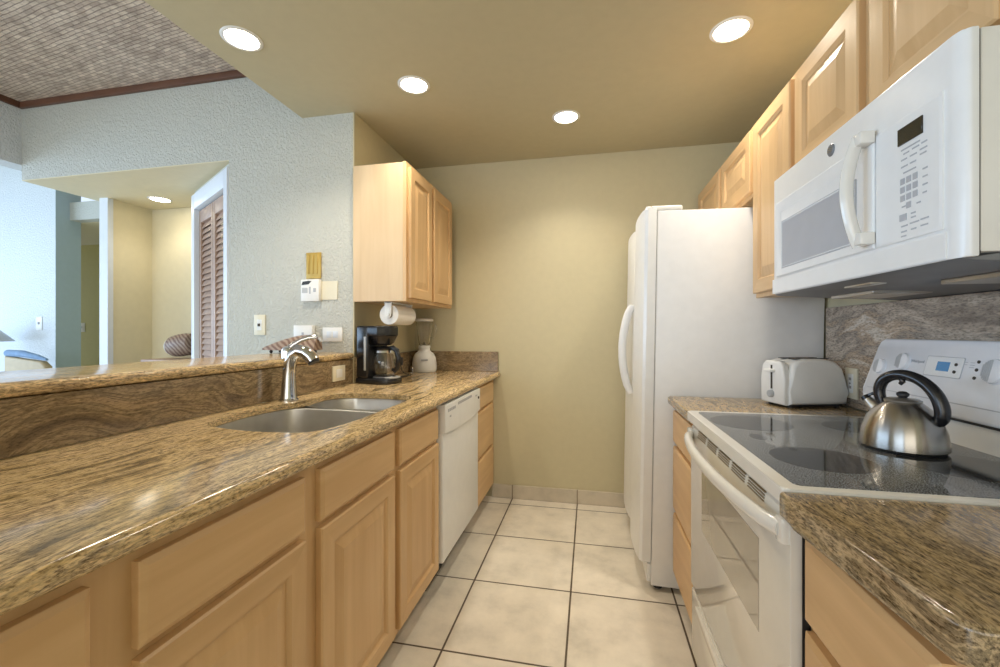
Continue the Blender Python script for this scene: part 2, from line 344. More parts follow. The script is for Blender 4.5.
def facet_map(side, xf):
    # (u along +y, v up, n outwards) -> world for a front that looks along +x (side=1) or -x (side=-1)
    return lambda u, v, n: (xf + side * n, u, v)
def ring_panel(fm, y0, y1, z0, z1, rings, mi_fn=None, cap=True, skip=0, back=True):
    """concentric rectangular rings (inset, height)"""
    mb = MB(); t = mb.bm; prev = None
    for k, (ins, n) in enumerate(rings):
        q = [t.verts.new(fm(*p, n)) for p in ((y0 + ins, z0 + ins), (y1 - ins, z0 + ins), (y1 - ins, z1 - ins), (y0 + ins, z1 - ins))]
        if prev:
            for i in range(4):
                f = t.faces.new((prev[i], prev[(i + 1) % 4], q[(i + 1) % 4], q[i])); f.material_index = 1 if i in (0, 2) and mi_fn else 0
        elif back: t.faces.new(q)
        prev = q
    if cap: t.faces.new(prev)
    bmesh.ops.recalc_face_normals(t, faces=t.faces)
    return mb
def add_door(T, side, xf, y0, y1, z0, z1, th=0.020, fr=0.058, name='door'):
    fm = facet_map(side, xf)
    d = T.part(name, ring_panel(fm, y0, y1, z0, z1, [(0, 0), (0, th - .004), (.004, th), (fr - .004, th), (fr + .002, th - .008), (fr + .006, th - .008), (fr + .006, 0.001)], mi_fn=True), ['wood_v', 'wood_h'], smooth=20)
    p = fr + .006
    T.part('raised_panel', ring_panel(fm, y0 + p, y1 - p, z0 + p, z1 - p, [(0, 0.003), (0, th - .009), (.003, th - .009), (.032, th - .002), (.036, th - .001)]), 'wood_v', parent=d, smooth=10)
    return d
def add_drawer(T, side, xf, y0, y1, z0, z1, th=0.020, name='drawer_front'):
    fm = facet_map(side, xf)
    return T.part(name, ring_panel(fm, y0, y1, z0, z1, [(0, 0), (0, th - .006), (.0015, th - .0045), (.010, th), (.013, th)]), 'wood_h', smooth=12)
def face_frame(T, side, xf, ys, ye, z0, z1, openings, depth=0.02):
    """solid frame with openings cut as separate stiles/rails: a slab is enough behind overlay fronts"""
    lo, hi = sorted((xf, xf - side * depth))
    return T.part('face_frame', MB().box(lo, hi, ys, ye, z0, z1), 'wood_v')

# ---------------------------------------------------------------- room shell
struct('floor', MB().box(-8.1, 1.1, -3.3, 6.2, -0.06, 0.0), 'floor')
struct('wall_right', MB().box(1.0, 1.12, -3.3, 3.17, 0, 2.80), 'paint')
struct('wall_back', MB().box(-1.42, 1.0, 3.05, 3.17, 0, 2.80), 'paint')
struct('wall_left', MB().box(-1.42, -1.30, 2.30, 3.05, 0, 2.80).box(-1.308, -1.30, 2.1905, 2.30, 0, 2.80), 'paint')
struct('ceiling', MB().box(-1.63, 1.0, -3.2, 2.19, 2.44, 2.80).box(-1.30, 1.0, 2.19, 3.05, 2.44, 2.80), 'ceil')
struct('wall_dining', MB().box(-2.131, -1.308, 2.19, 2.30, 0, 2.80).box(-3.80, -2.131, 2.19, 2.30, 2.240, 2.80), 'stucco')
struct('ceiling_alcove', MB().box(-3.80, -2.131, 2.192, 2.30, 2.235, 2.24).box(-3.80, -1.42, 2.30, 3.06, 2.235, 2.40), 'cream')
struct('wall_alcove', MB().box(-3.70, -1.43, 2.95, 3.06, 0, 2.235).box(-3.68, -3.64, 2.64, 2.95, 0, 2.235), 'cream')
struct('trim_1', MB().box(-3.71, -3.63, 2.60, 2.64, 0, 2.235).box(-3.71, -3.68, 2.64, 3.06, 0, 2.235), 'casing')
struct('wall_beam', MB().box(-3.94, -3.80, -1.5, 2.30, 2.34, 2.80), 'stucco_daylit')
struct('ceiling_living', MB().box(-8.1, -1.63, -3.2, 2.19, 2.76, 2.80), 'weave')
struct('ceiling_upper', MB().box(-8.1, -3.80, 2.19, 3.62, 3.55, 3.6).box(-8.1, -3.94, 2.19, 2.24, 2.80, 3.55), 'cream')
struct('trim_2', MB().box(-3.80, -1.63, 2.165, 2.19, 2.722, 2.762, 0.003), 'trim_brown')
struct('trim_3', MB().box(-3.80, -3.775, -1.5, 2.165, 2.722, 2.762, 0.003), 'trim_brown')
struct('wall_living', MB().box(-8.1, -5.753, 3.6, 3.72, 0, 3.60), 'stucco_daylit')
struct('wall_passage', MB().box(-5.87, -5.75, 3.72, 3.84, 0, 3.6).box(-5.753, -5.75, 3.6005, 3.72, 0, 3.6), 'teal')
struct('wall_passage_header', MB().box(-5.75, -3.6, 3.73, 3.84, 2.46, 2.66), 'stucco')
struct('ceiling_passage', MB().box(-8.3, -3.4, 3.84, 5.0, 2.46, 2.5), 'cream')
struct('wall_hall', MB().box(-8.3, -3.4, 4.85, 4.97, 0, 2.46), 'yellow')
struct('wall_hall_right', MB().box(-3.70, -3.58, 3.06, 4.85, 0, 2.8), 'cream')
struct('wall_clerestory', MB().box(-5.75, -3.5, 4.3, 4.4, 2.5, 3.6), 'stucco')
struct('ceiling_hall', MB().box(-5.9, -3.5, 3.62, 4.4, 3.55, 3.6), 'cream')
struct('wall_rear', MB().box(-8.1, -5.3, -3.3, -3.2, 0, 2.8).box(-5.3, -1.6, -3.3, -3.2, 2.5, 2.8).box(-1.6, 1.0, -3.3, -3.2, 0, 2.8).box(-5.3, -1.6, -3.3, -3.2, 0, 0.1), 'cream')
struct('wall_window_side', MB().box(-8.2, -8.1, -3.3, -2.4, 0, 2.8).box(-8.2, -8.1, 2.8, 3.72, 0, 2.8).box(-8.2, -8.1, -2.4, 2.8, 2.5, 2.8).box(-8.2, -8.1, -2.4, 2.8, 0, 0.2), 'stucco')
struct('baseboard_back', MB().box(-0.70, 0.98, 3.038, 3.05, 0, 0.096, 0.002, 1), 'base_tile')
# knee wall that carries the bar
struct('wall_bar', MB().box(-1.47, -1.325, -0.6, 2.19, 0, 1.050), 'paint')

# louvred closet door on the slanted wall
ang = math.atan2(0.406, -0.694)
DW = Matrix.Translation((-2.131, 2.205, 0)) @ Matrix.Rotation(ang, 4, 'Z')      # local x runs along the wall, +y = towards the room
wl = 0.84
struct('wall_closet', MB().box(0, 0.04, -0.10, 0, 0, 2.235, M4=DW).box(wl - 0.02, wl, -0.10, 0, 0, 2.235, M4=DW).box(0.04, wl - 0.02, -0.10, 0, 2.20, 2.235, M4=DW), 'stucco')
D1 = Thing('door_1', None, None, (-2.131, 2.205, 0), kind='structure')
D1.part('door_casing', MB().box(0.005, 0.075, -0.09, 0.022, 0, 2.20, 0.004, M4=DW).box(wl - 0.075, wl, -0.09, 0.022, 0, 2.20, 0.004, M4=DW).box(0.075, wl - 0.075, -0.09, 0.022, 2.09, 2.20, 0.004, M4=DW), 'casing')
lw = (wl - 0.15) / 2
for k in range(2):
    a = 0.075 + k * lw + 0.003; b_ = a + lw - 0.006
    f = D1.part('louvered_leaf', MB().box(a, a + 0.045, -0.045, -0.01, 0.02, 2.08, 0.002, M4=DW).box(b_ - 0.045, b_, -0.045, -0.01, 0.02, 2.08, 0.002, M4=DW)
                .box(a + .045, b_ - .045, -0.045, -0.01, 1.99, 2.08, 0.002, M4=DW).box(a + .045, b_ - .045, -0.045, -0.01, 0.02, 0.16, 0.002, M4=DW), 'louver')
    sl = MB()
    for j in range(44):
        z = 0.185 + j * 0.0415
        sl.prism([(-0.038, z + 0.022), (-0.034, z + 0.025), (-0.014, z - 0.021), (-0.018, z - 0.024)], a + .045, b_ - .045, 'x', M4=DW)
    D1.part('slats', sl, 'louver', parent=f)

# ---------------------------------------------------------------- recessed lights
def downlight(x, y, z, label, lens='lens', r=0.062, group='recessed ceiling lights over the kitchen'):
    T = Thing('recessed_light', label, 'ceiling light', (x, y, z), group)
    T.part('trim_ring', MB().lathe([(r, -0.001), (r + 0.004, -0.005), (r + 0.014, -0.004), (r + 0.018, -0.001), (r + 0.018, 0.0), (r, 0.0), (r, -0.001)], (x, y, z), 40), 'plastic_white')
    T.part('lens', MB().lathe([(0, -0.0035), (r * 0.6, -0.0035), (r, -0.002), (r, 0.0), (0, 0.0)], (x, y, z), 40), lens)
    sp = bpy.data.lights.new('reflector_beam', 'SPOT'); sp.energy = BEAM if lens == 'lens' else 8.0; sp.color = (1.0, 0.91, 0.77); sp.spot_size = R(128); sp.spot_blend = 0.75; sp.shadow_soft_size = 0.05
    so = bpy.data.objects.new('reflector_beam', sp); COL.objects.link(so); so.location = (x, y, z - 0.012)
downlight(-1.438, 1.544, 2.44, 'recessed ceiling light nearest the woven ceiling and the bar')
downlight(-0.863, 2.01, 2.44, 'recessed ceiling light above the sink counter near the left wall cabinet')
downlight(-0.135, 2.49, 2.44, 'recessed ceiling light nearest the plain back wall')
downlight(0.565, 1.91, 2.44, 'recessed ceiling light beside the cabinets over the refrigerator')
downlight(-3.28, 2.72, 2.235, 'small round light in the low alcove ceiling past the bar', 'lens_alcove', 0.062, None)

# ---------------------------------------------------------------- left base cabinets
XF = -0.690; XB = -1.27
def base_body(T, y0, y1, top=0.873):
    # open carcass: sides, floor, back, toe kick
    mb = MB().box(XB, XF - 0.02, y0, y0 + 0.016, 0.10, top).box(XB, XF - 0.02, y1 - 0.016, y1, 0.10, top)
    mb.box(XB, XF - 0.02, y0 + 0.016, y1 - 0.016, 0.10, 0.116).box(XB, XB + 0.01, y0 + 0.016, y1 - 0.016, 0.116, top)
    T.part('body', mb, 'wood_side')
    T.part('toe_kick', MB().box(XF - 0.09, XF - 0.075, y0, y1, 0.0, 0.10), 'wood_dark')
Z0, Z1, ZD0, ZD1 = 0.125, 0.700, 0.718, 0.852
def left_cab(y0, y1, label, fronts):
    T = Thing('base_cabinet', label, 'cabinet', (-0.98, (y0 + y1) / 2, 0))
    base_body(T, y0, y1); face_frame(T, 1, XF, y0, y1, 0.10, 0.873, None)
    for kind, a, b, c, d in fronts:
        (add_door if kind == 'door' else add_drawer)(T, 1, XF, a, b, c, d)
    return T
left_cab(-0.45, 0.495, 'wooden base cabinet under the counter at bottom left, nearest the camera',
         [('drawer', 0.02, 0.462, ZD0, ZD1), ('door', 0.02, 0.462, Z0, Z1), ('drawer', -0.43, -0.01, ZD0, ZD1), ('door', -0.43, -0.01, Z0, Z1)])
left_cab(0.495, 0.945, 'wooden base cabinet with wide drawer over a door, just left of the sink cabinet',
         [('drawer', 0.527, 0.918, ZD0, ZD1), ('door', 0.527, 0.918, Z0, Z1)])
left_cab(0.945, 1.862, 'two-door wooden sink base cabinet with false drawer fronts, beside the dishwasher',
         [('drawer', 0.978, 1.398, ZD0, ZD1), ('door', 0.978, 1.398, Z0, Z1), ('drawer', 1.442, 1.842, ZD0, ZD1), ('door', 1.442, 1.842, Z0, Z1)])
left_cab(2.508, 3.045, 'narrow wooden drawer cabinet between dishwasher and back wall',
         [('drawer', 2.53, 2.97, ZD0, ZD1), ('drawer', 2.53, 2.97, 0.415, 0.700), ('drawer', 2.53, 2.97, 0.125, 0.398)])

# dishwasher
T = Thing('dishwasher', 'white built-in dishwasher in the left row of base cabinets', 'dishwasher', (-0.97, 2.185, 0))
T.part('tub', MB().box(XB, -0.70, 1.868, 2.502, 0.10, 0.870), 'grey_metal')
T.part('door', MB().box(-0.70, -0.660, 1.870, 2.500, 0.135, 0.745, 0.008, 3), 'white')
T.part('toe_panel', MB().box(-0.76, -0.745, 1.872, 2.498, 0.0, 0.125), 'black_matte')
cp = MB().prism([(1.870, 0.735), (1.98, 0.728), (2.10, 0.722), (2.27, 0.722), (2.39, 0.728), (2.500, 0.735), (2.500, 0.866), (1.870, 0.866)], -0.70, -0.648, 'x', 0.006, 3)
T.part('control_panel', cp, 'white')
T.part('handle_recess', MB().box(-0.6485, -0.6465, 2.06, 2.31, 0.838, 0.852, 0.0008, 1), 'grey_mark')
for i in range(5): T.part('button', MB().box(-0.6485, -0.6470, 1.905 + i * 0.024, 1.921 + i * 0.024, 0.828, 0.842), 'grey_mark')
T.part('button', MB().box(-0.6485, -0.6470, 1.93, 1.95, 0.80, 0.808), 'grey_mark')
T.part('button', MB().box(-0.6485, -0.6470, 2.39, 2.43, 0.83, 0.836), 'grey_mark')
T.part('knob', MB().lathe([(0, 0), (0.008, 0), (0.008, 0.006), (0, 0.007)], n=16, M4=Matrix.Translation((-0.649, 2.455, 0.815)) @ Matrix.Rotation(R(90), 4, 'Y')), 'slot')

# ---------------------------------------------------------------- left countertop with sink cutout
def catmull(P, k=6):
    out = []; n = len(P)
    for i in range(n):
        p0, p1, p2, p3 = (Vector(P[(i + j - 1) % n]) for j in range(4))
        for s in range(k):
            t = s / k
            out.append(tuple(0.5 * ((2 * p1) + (p2 - p0) * t + (2 * p0 - 5 * p1 + 4 * p2 - p3) * t * t + (3 * p1 - p0 - 3 * p2 + p3) * t ** 3)))
    return out
sink_ctrl = [(-0.90, 1.075), (-0.79, 1.105), (-0.752, 1.25), (-0.750, 1.42), (-0.752, 1.60), (-0.762, 1.745), (-0.83, 1.822), (-1.00, 1.835), (-1.12, 1.815),
             (-1.175, 1.755), (-1.168, 1.64), (-1.172, 1.555), (-1.212, 1.47), (-1.225, 1.36), (-1.215, 1.235), (-1.175, 1.125), (-1.04, 1.080)]
hole = catmull(sink_ctrl)   # clockwise/ccw does not matter
def counter_edge(y): return -0.656 + (y - 0.3) * (0.018 / 2.75) if y > 0.3 else -0.656
def slab_with_hole(hole, x_back, y0, y1, z0, z1, xedge, r):
    t = bmesh.new()
    i0 = min(range(len(hole)), key=lambda i: hole[i][1]); i1 = max(range(len(hole)), key=lambda i: hole[i][1]); n = len(hole)
    a = [hole[(i0 + k) % n] for k in range((i1 - i0) % n + 1)]; b = [hole[(i1 + k) % n] for k in range((i0 - i1) % n + 1)]
    front, back = (a, b) if sum(p[0] for p in a) / len(a) > sum(p[0] for p in b) / len(b) else (b, a)
    if front[0][1] > front[-1][1]: front = front[::-1]
    if back[0][1] > back[-1][1]: back = back[::-1]
    hx0, hy0 = front[0]; hx1, hy1 = front[-1]
    fr = [(xedge(y), y) for y in (y0, 0.3, hy0, 1.45, hy1, 2.3, y1)]
    polyF = fr + [(hx1, y1)] + front[::-1] + [(hx0, y0)]
    polyB = [(hx0, y0)] + back + [(hx1, y1), (x_back, y1), (x_back, y0)]
    tops = []
    for z in (z1, z0):
        V = {}
        def gv(p):
            k = (round(p[0], 5), round(p[1], 5))
            if k not in V: V[k] = t.verts.new((p[0], p[1], z))
            return V[k]
        fs = [t.faces.new([gv(p) for p in polyF]), t.faces.new([gv(p) for p in polyB])]
        tops.append(V)
    def side(loop, closed):
        L = len(loop)
        for i in range(L if closed else L - 1):
            p, q = loop[i], loop[(i + 1) % L]; kp = (round(p[0], 5), round(p[1], 5)); kq = (round(q[0], 5), round(q[1], 5))
            t.faces.new((tops[0][kp], tops[0][kq], tops[1][kq], tops[1][kp]))
    side(fr + [(hx1, y1), (x_back, y1), (x_back, y0), (hx0, y0)], True); side(front + back[::-1][1:-1], True)
    for p in front + back:
        v = tops[1][(round(p[0], 5), round(p[1], 5))]
        v.co.z = 0.892
    bmesh.ops.recalc_face_normals(t, faces=t.faces)
    fk = [(round(x, 5), round(y, 5)) for x, y in fr]
    es = []
    for e in t.edges:
        k0, k1 = ((round(v.co.x, 5), round(v.co.y, 5)) for v in e.verts)
        if k0 != k1 and k0 in fk and k1 in fk and abs(e.verts[0].co.z - e.verts[1].co.z) < 1e-6: es.append(e)
    bmesh.ops.bevel(t, geom=es, offset=r, segments=5, affect='EDGES', profile=0.5)
    mb = MB(); mb.bm.free(); mb.bm = t
    return mb
single('countertop', slab_with_hole(hole, -1.305, -0.6, 3.045, 0.8745, 0.914, counter_edge, 0.018), 'granite',
       'polished golden granite countertop around the sink on the left side', 'countertop')
bt = MB().prism([(-1.300, -0.6), (-1.300, 2.185), (-1.700, 2.185), (-1.700, -0.6)], 1.051, 1.088, 'z', 0.016, 5)
single('bar_top', bt, 'granite', 'raised granite bar top on the low wall behind the sink', 'bar top')
single('backsplash', MB().box(-1.324, -1.307, -0.6, 2.189, 0.915, 1.050), 'granite_splash', 'brown swirled granite splash strip under the raised bar', 'backsplash')
single('backsplash', MB().box(-1.299, -1.282, 2.187, 3.045, 0.915, 1.059, 0.002, 1), 'granite_splash', 'short granite splash strip on the left wall behind coffee maker and blender', 'backsplash')
single('backsplash', MB().box(-1.281, -0.652, 3.029, 3.046, 0.915, 1.059, 0.002, 1), 'granite_splash', 'low granite splash strip on the back wall, ending above the drawer cabinet', 'backsplash')

# sink
T = Thing('sink', 'double-bowl stainless steel sink set under the left granite counter', 'sink', (-0.98, 1.45, 0.74))
def bowl(pts, depth, cx, cy):
    mb = MB(); t = mb.bm; rings = []
    for f, z in ((1.012, 0.890), (1.0, 0.888), (0.975, 0.80), (0.95, 0.876 - depth + 0.03), (0.90, 0.876 - depth + 0.006), (0.80, 0.876 - depth)):
        rings.append([t.verts.new((cx + (x - cx) * f, cy + (y - cy) * f, z)) for x, y in pts])
    n = len(pts)
    for a, b in zip(rings, rings[1:]):
        for i in range(n): t.faces.new((a[i], a[(i + 1) % n], b[(i + 1) % n], b[i]))
    t.faces.new(rings[-1]); 
    # outside skin so that the bowl has thickness
    out = [[t.verts.new((v.co.x + (v.co.x - cx) * 0.012, v.co.y + (v.co.y - cy) * 0.012, v.co.z - (0.004 if k else 0))) for v in r] for k, r in enumerate(rings)]
    for a, b in zip(out, out[1:]):
        for i in range(n): t.faces.new((b[i], b[(i + 1) % n], a[(i + 1) % n], a[i]))
    t.faces.new(out[-1][::-1])
    for i in range(n): t.faces.new((rings[0][i], out[0][i], out[0][(i + 1) % n], rings[0][(i + 1) % n]))
    bmesh.ops.recalc_face_normals(t, faces=t.faces)
    return mb
near_b = catmull([(-0.90, 1.066), (-0.785, 1.095), (-0.745, 1.25), (-0.745, 1.42), (-0.77, 1.520), (-1.0, 1.545), (-1.17, 1.535), (-1.222, 1.47), (-1.232, 1.36), (-1.222, 1.235), (-1.18, 1.115), (-1.04, 1.070)], 4)
far_b = catmull([(-0.76, 1.585), (-0.745, 1.62), (-0.755, 1.75), (-0.83, 1.832), (-1.00, 1.845), (-1.12, 1.825), (-1.182, 1.755), (-1.18, 1.62), (-1.13, 1.585), (-0.95, 1.580)], 4)
T.part('bowl', bowl(near_b, 0.20, -0.98, 1.31), 'steel'); T.part('bowl', bowl(far_b, 0.17, -0.96, 1.71), 'steel')
T.part('divider', MB().tube([(-0.765, 1.553, 0.874), (-0.95, 1.562, 0.878), (-1.175, 1.562, 0.878)], 0.011, 10), 'steel')
for cx, cy, z in ((-0.98, 1.31, 0.677), (-0.96, 1.71, 0.707)):
    T.part('drain', MB().lathe([(0, 0.002), (0.028, 0.002), (0.032, 0.006), (0.044, 0.006), (0.046, 0.0), (0, 0)], (cx, cy, z), 24), 'chrome')

# faucet
T = Thing('faucet', 'chrome single-lever faucet standing behind the sink', 'faucet', (-1.245, 1.585, 0.914))
fx, fy = -1.245, 1.585
body = [(fx, fy, 0.916), (fx, fy, 0.925), (fx, fy, 0.95), (fx + 0.002, fy, 1.02), (fx + 0.006, fy, 1.075), (fx + 0.018, fy, 1.105), (fx + 0.045, fy + 0.004, 1.124), (fx + 0.075, fy + 0.006, 1.118), (fx + 0.098, fy + 0.008, 1.100), (fx + 0.112, fy + 0.008, 1.080)]
T.part('spout', MB().tube(body, [0.036, 0.033, 0.030, 0.0255, 0.025, 0.0255, 0.0265, 0.027, 0.027, 0.026], 24, up=(0, 1, 0), flat=1.0), 'chrome')
T.part('base_ring', MB().lathe([(0, 0), (0.039, 0), (0.039, 0.004), (0.035, 0.009), (0, 0.009)], (fx, fy, 0.9145), 28), 'chrome')
T.part('outlet_rim', MB().lathe([(0, -0.004), (0.022, -0.004), (0.0245, 0.003), (0, 0.003)], n=20, M4=Matrix.Translation((fx + 0.1135, fy + 0.008, 1.077)) @ Matrix.Rotation(R(-28), 4, 'Y')), 'black_matte')
T.part('valve_cap', MB().lathe([(0, -0.04), (0.024, -0.04), (0.026, 0.0), (0.021, 0.014), (0.010, 0.020), (0, 0.021)], (fx - 0.004, fy, 1.122), 24), 'chrome')
T.part('lever', MB().tube([(fx - 0.004, fy, 1.130), (fx + 0.015, fy + 0.008, 1.150), (fx + 0.045, fy + 0.02, 1.169), (fx + 0.075, fy + 0.033, 1.180), (fx + 0.102, fy + 0.045, 1.182)], [0.011, 0.0085, 0.008, 0.009, 0.007], 12, up=(0, 1, 0), flat=1.25), 'chrome')

# ---------------------------------------------------------------- left wall cabinet
T = Thing('wall_cabinet', 'two-door maple wall cabinet hanging on the left above the coffee maker', 'cabinet', (-1.14, 2.56, 1.37))
T.part('body', MB().box(-1.299, -1.00, 2.178, 2.955, 1.372, 2.132, 0.0015, 1), 'wood_side')
T.part('face_frame', MB().box(-1.00, -0.98, 2.176, 2.957, 1.370, 2.134, 0.001, 1), 'wood_v')
add_door(T, 1, -0.98, 2.196, 2.520, 1.390, 2.108); add_door(T, 1, -0.98, 2.560, 2.910, 1.390, 2.108)

# paper towel holder and roll
T = Thing('paper_towel_holder', 'white paper towel holder with roll, under the left wall cabinet', 'paper towel holder', (-1.10, 2.34, 1.37))
for y in (2.200, 2.478):
    T.part('bracket', MB().prism([(-1.120, 1.371), (-1.078, 1.371), (-1.080, 1.300), (-1.088, 1.282), (-1.099, 1.277), (-1.110, 1.282), (-1.118, 1.300)], y, y + 0.008, 'y', 0.002, 2), 'plastic_white')
T.part('mounting_plate', MB().box(-1.122, -1.076, 2.200, 2.486, 1.363, 1.3695, 0.001, 1), 'plastic_white')
T.part('paper_roll', MB().lathe([(0.020, 0), (0.056, 0), (0.057, 0.003), (0.057, 0.242), (0.056, 0.245), (0.020, 0.245), (0.020, 0)], n=36, M4=Matrix.Translation((-1.099, 2.213, 1.300)) @ Matrix.Rotation(R(-90), 4, 'X')), 'paper')
T.part('spindle', MB().tube([(-1.099, 2.194, 1.300), (-1.099, 2.480, 1.300)], 0.009, 14), 'plastic_white')

# coffee maker (local: front towards +x)
def coffee_maker():
    L = (-1.166, 2.238, 0.9145)
    T = Thing('coffee_maker', 'black drip coffee maker with glass carafe on the left counter', 'coffee maker', L)
    def lm(mb): bmesh.ops.translate(mb.bm, vec=Vector(L), verts=mb.bm.verts); return mb
    T.part('base', lm(MB().prism([(-0.10, -0.085), (0.06, -0.085), (0.105, -0.06), (0.118, 0), (0.105, 0.06), (0.06, 0.085), (-0.10, 0.085)], 0.0, 0.032, 'z', 0.007, 3)), 'black')
    T.part('water_tank', lm(MB().box(-0.100, -0.015, -0.085, 0.085, 0.030, 0.322, 0.012, 3)), 'black')
    T.part('brew_head', lm(MB().prism([(-0.02, -0.082), (0.05, -0.082), (0.082, -0.055), (0.092, 0), (0.082, 0.055), (0.05, 0.082), (-0.02, 0.082)], 0.262, 0.322, 'z', 0.010, 3)
        .lathe([(0, 0.213), (0.040, 0.213), (0.058, 0.228), (0.076, 0.265), (0, 0.265)], (0.025, 0, 0), 28)), 'black')
    T.part('water_gauge', lm(MB().box(-0.040, -0.026, -0.0875, -0.0845, 0.075, 0.262, 0.001, 2)), 'knob_grey')
    T.part('switch_panel', lm(MB().prism([(0.075, -0.05), (0.108, -0.045), (0.122, 0), (0.108, 0.045), (0.075, 0.05)], 0.030, 0.040, 'z', 0.003, 2)), 'knob_grey')
    T.part('power_switch', lm(MB().box(0.094, 0.106, -0.008, 0.008, 0.0395, 0.0435, 0.001, 1)), 'black')
    T.part('warming_plate', lm(MB().lathe([(0, 0.032), (0.060, 0.032), (0.063, 0.036), (0.058, 0.039), (0, 0.039)], (0.030, 0, 0), 32)), 'grey_metal')
    c = T.part('carafe', lm(MB().lathe([(0.0, 0.040), (0.054, 0.040), (0.062, 0.050), (0.069, 0.095), (0.065, 0.140), (0.052, 0.172), (0.046, 0.188), (0.044, 0.188), (0.050, 0.171), (0.063, 0.139), (0.067, 0.095), (0.060, 0.052), (0.052, 0.043), (0, 0.043)], (0.030, 0, 0), 36)), 'glass')
    T.part('carafe_lid', lm(MB().lathe([(0, 0.188), (0.049, 0.188), (0.051, 0.196), (0.036, 0.207), (0, 0.209)], (0.030, 0, 0), 32)), 'black', parent=c)
    T.part('carafe_band', lm(MB().lathe([(0.051, 0.172), (0.055, 0.172), (0.052, 0.184), (0.047, 0.186), (0.051, 0.172)], (0.030, 0, 0), 32)), 'chrome', parent=c)
    T.part('carafe_handle', lm(MB().tube([(0.066, -0.004, 0.196), (0.098, -0.008, 0.200), (0.126, -0.010, 0.185), (0.138, -0.011, 0.145), (0.134, -0.010, 0.095), (0.112, -0.008, 0.072), (0.092, -0.006, 0.080)], [0.009, 0.012, 0.0135, 0.0125, 0.012, 0.011, 0.007], 12, up=(0, 1, 0), flat=1.2)), 'black', parent=c)
    T.o.rotation_euler.z = R(-14)
coffee_maker()

# blender
def blender():
    L = (-1.175, 2.925, 0.9145); T = Thing('blender', 'white countertop blender with clear jar in the back left corner', 'blender', L)
    T.part('motor_base', MB().lathe([(0, 0.004), (0.084, 0.004), (0.089, 0.018), (0.088, 0.06), (0.082, 0.10), (0.068, 0.130), (0.048, 0.146), (0.040, 0.156), (0.040, 0.166), (0, 0.166)], L, 36, sy=0.95), 'plastic_white')
    T.part('foot_ring', MB().lathe([(0, 0), (0.081, 0), (0.085, 0.008), (0.087, 0.012), (0.085, 0.017), (0, 0.017)], L, 36, sy=0.95), 'knob_grey')
    T.part('badge', MB().box(-0.024, 0.024, -0.0845, -0.078, 0.082, 0.094, 0.001, 1, M4=Matrix.Translation(L) @ Matrix.Rotation(R(22), 4, 'Z')), 'grey_mark')
    T.part('jar_collar', MB().lathe([(0, 0.166), (0.041, 0.166), (0.043, 0.172), (0.043, 0.186), (0.039, 0.190), (0, 0.190)], L, 32), 'plastic_white')
    j = T.part('jar', MB().lathe([(0.0, 0.190), (0.036, 0.190), (0.040, 0.200), (0.048, 0.26), (0.062, 0.365), (0.0595, 0.365), (0.0435, 0.26), (0.0355, 0.202), (0.032, 0.196), (0, 0.196)], L, 24), 'glass')
    T.part('blade', MB().lathe([(0, 0.195), (0.014, 0.195), (0.012, 0.205), (0.004, 0.212), (0, 0.212)], L, 16), 'chrome', parent=j)
    T.part('jar_handle', MB().tube([(0.055, 0, 0.345), (0.085, 0, 0.340), (0.092, 0, 0.31), (0.082, 0, 0.265), (0.066, 0, 0.24), (0.048, 0, 0.245)], 0.006, 10, up=(0, 1, 0), M4=Matrix.Translation(L)), 'glass', parent=j)
    T.part('lid', MB().lathe([(0, 0.363), (0.062, 0.363), (0.065, 0.368), (0.064, 0.378), (0.055, 0.384), (0, 0.384)], L, 32), 'plastic_white')
blender()
T = Thing('glass_shaker', 'tiny clear glass shaker on the counter left of the blender', 'shaker', (-1.215, 2.80, 0.9145))
T.part('glass_body', MB().lathe([(0, 0), (0.014, 0), (0.015, 0.004), (0.012, 0.034), (0.0105, 0.034), (0.012, 0.006), (0, 0.005)], (-1.215, 2.80, 0.9145), 20), 'glass')
T.part('cap', MB().lathe([(0, 0.034), (0.013, 0.034), (0.013, 0.042), (0.006, 0.048), (0, 0.048)], (-1.215, 2.80, 0.9145), 20), 'chrome')
T = Thing('outlet_plug', 'black plug and cord on the left wall beside the blender', 'plug', (-1.281, 2.72, 0.97))
T.part('plug_body', MB().box(-1.281, -1.250, 2.70, 2.73, 0.975, 1.03, 0.004, 2), 'black_matte')
T.part('cord', MB().tube([(-1.262, 2.715, 0.976), (-1.255, 2.715, 0.94), (-1.235, 2.72, 0.920), (-1.15, 2.62, 0.919), (-1.19, 2.48, 0.919)], 0.0035, 8), 'black_matte')

# ---------------------------------------------------------------- plates on the textured wall (all face -y at y=2.19)
def wall_plate(name, label, cat, x0, x1, z0, z1, mat='plastic_white', y=2.1895, d=0.006):
    T = Thing(name, label, cat, ((x0 + x1) / 2, y, (z0 + z1) / 2))
    T.part('cover_plate', MB().box(x0, x1, y - d, y, z0, z1, 0.002, 2), mat)
    return T
T = wall_plate('light_switch', 'white light switch plate on textured wall left of the thermostat', 'light switch', -1.950, -1.875, 1.184, 1.304, 'ivory')
T.part('rocker', MB().box(-1.930, -1.895, 2.1815, 2.1845, 1.212, 1.276, 0.001, 1), 'plastic_white')
T.part('toggle', MB().box(-1.918, -1.907, 2.173, 2.182, 1.236, 1.252, 0.001, 1), 'slot')
T = wall_plate('brass_switch_plate', 'gold coloured plate on textured wall above the thermostat', 'wall plate', -1.600, -1.505, 1.508, 1.658, 'brass', d=0.008)
T.part('ribs', MB().box(-1.595, -1.580, 2.178, 2.182, 1.535, 1.645, 0.001, 1).box(-1.567, -1.552, 2.178, 2.182, 1.535, 1.645, 0.001, 1).box(-1.539, -1.524, 2.178, 2.182, 1.535, 1.645, 0.001, 1), 'brass')
T = wall_plate('thermostat', 'white thermostat on a yellowed patch of textured wall', 'thermostat', -1.620, -1.505, 1.378, 1.502, d=0.026)
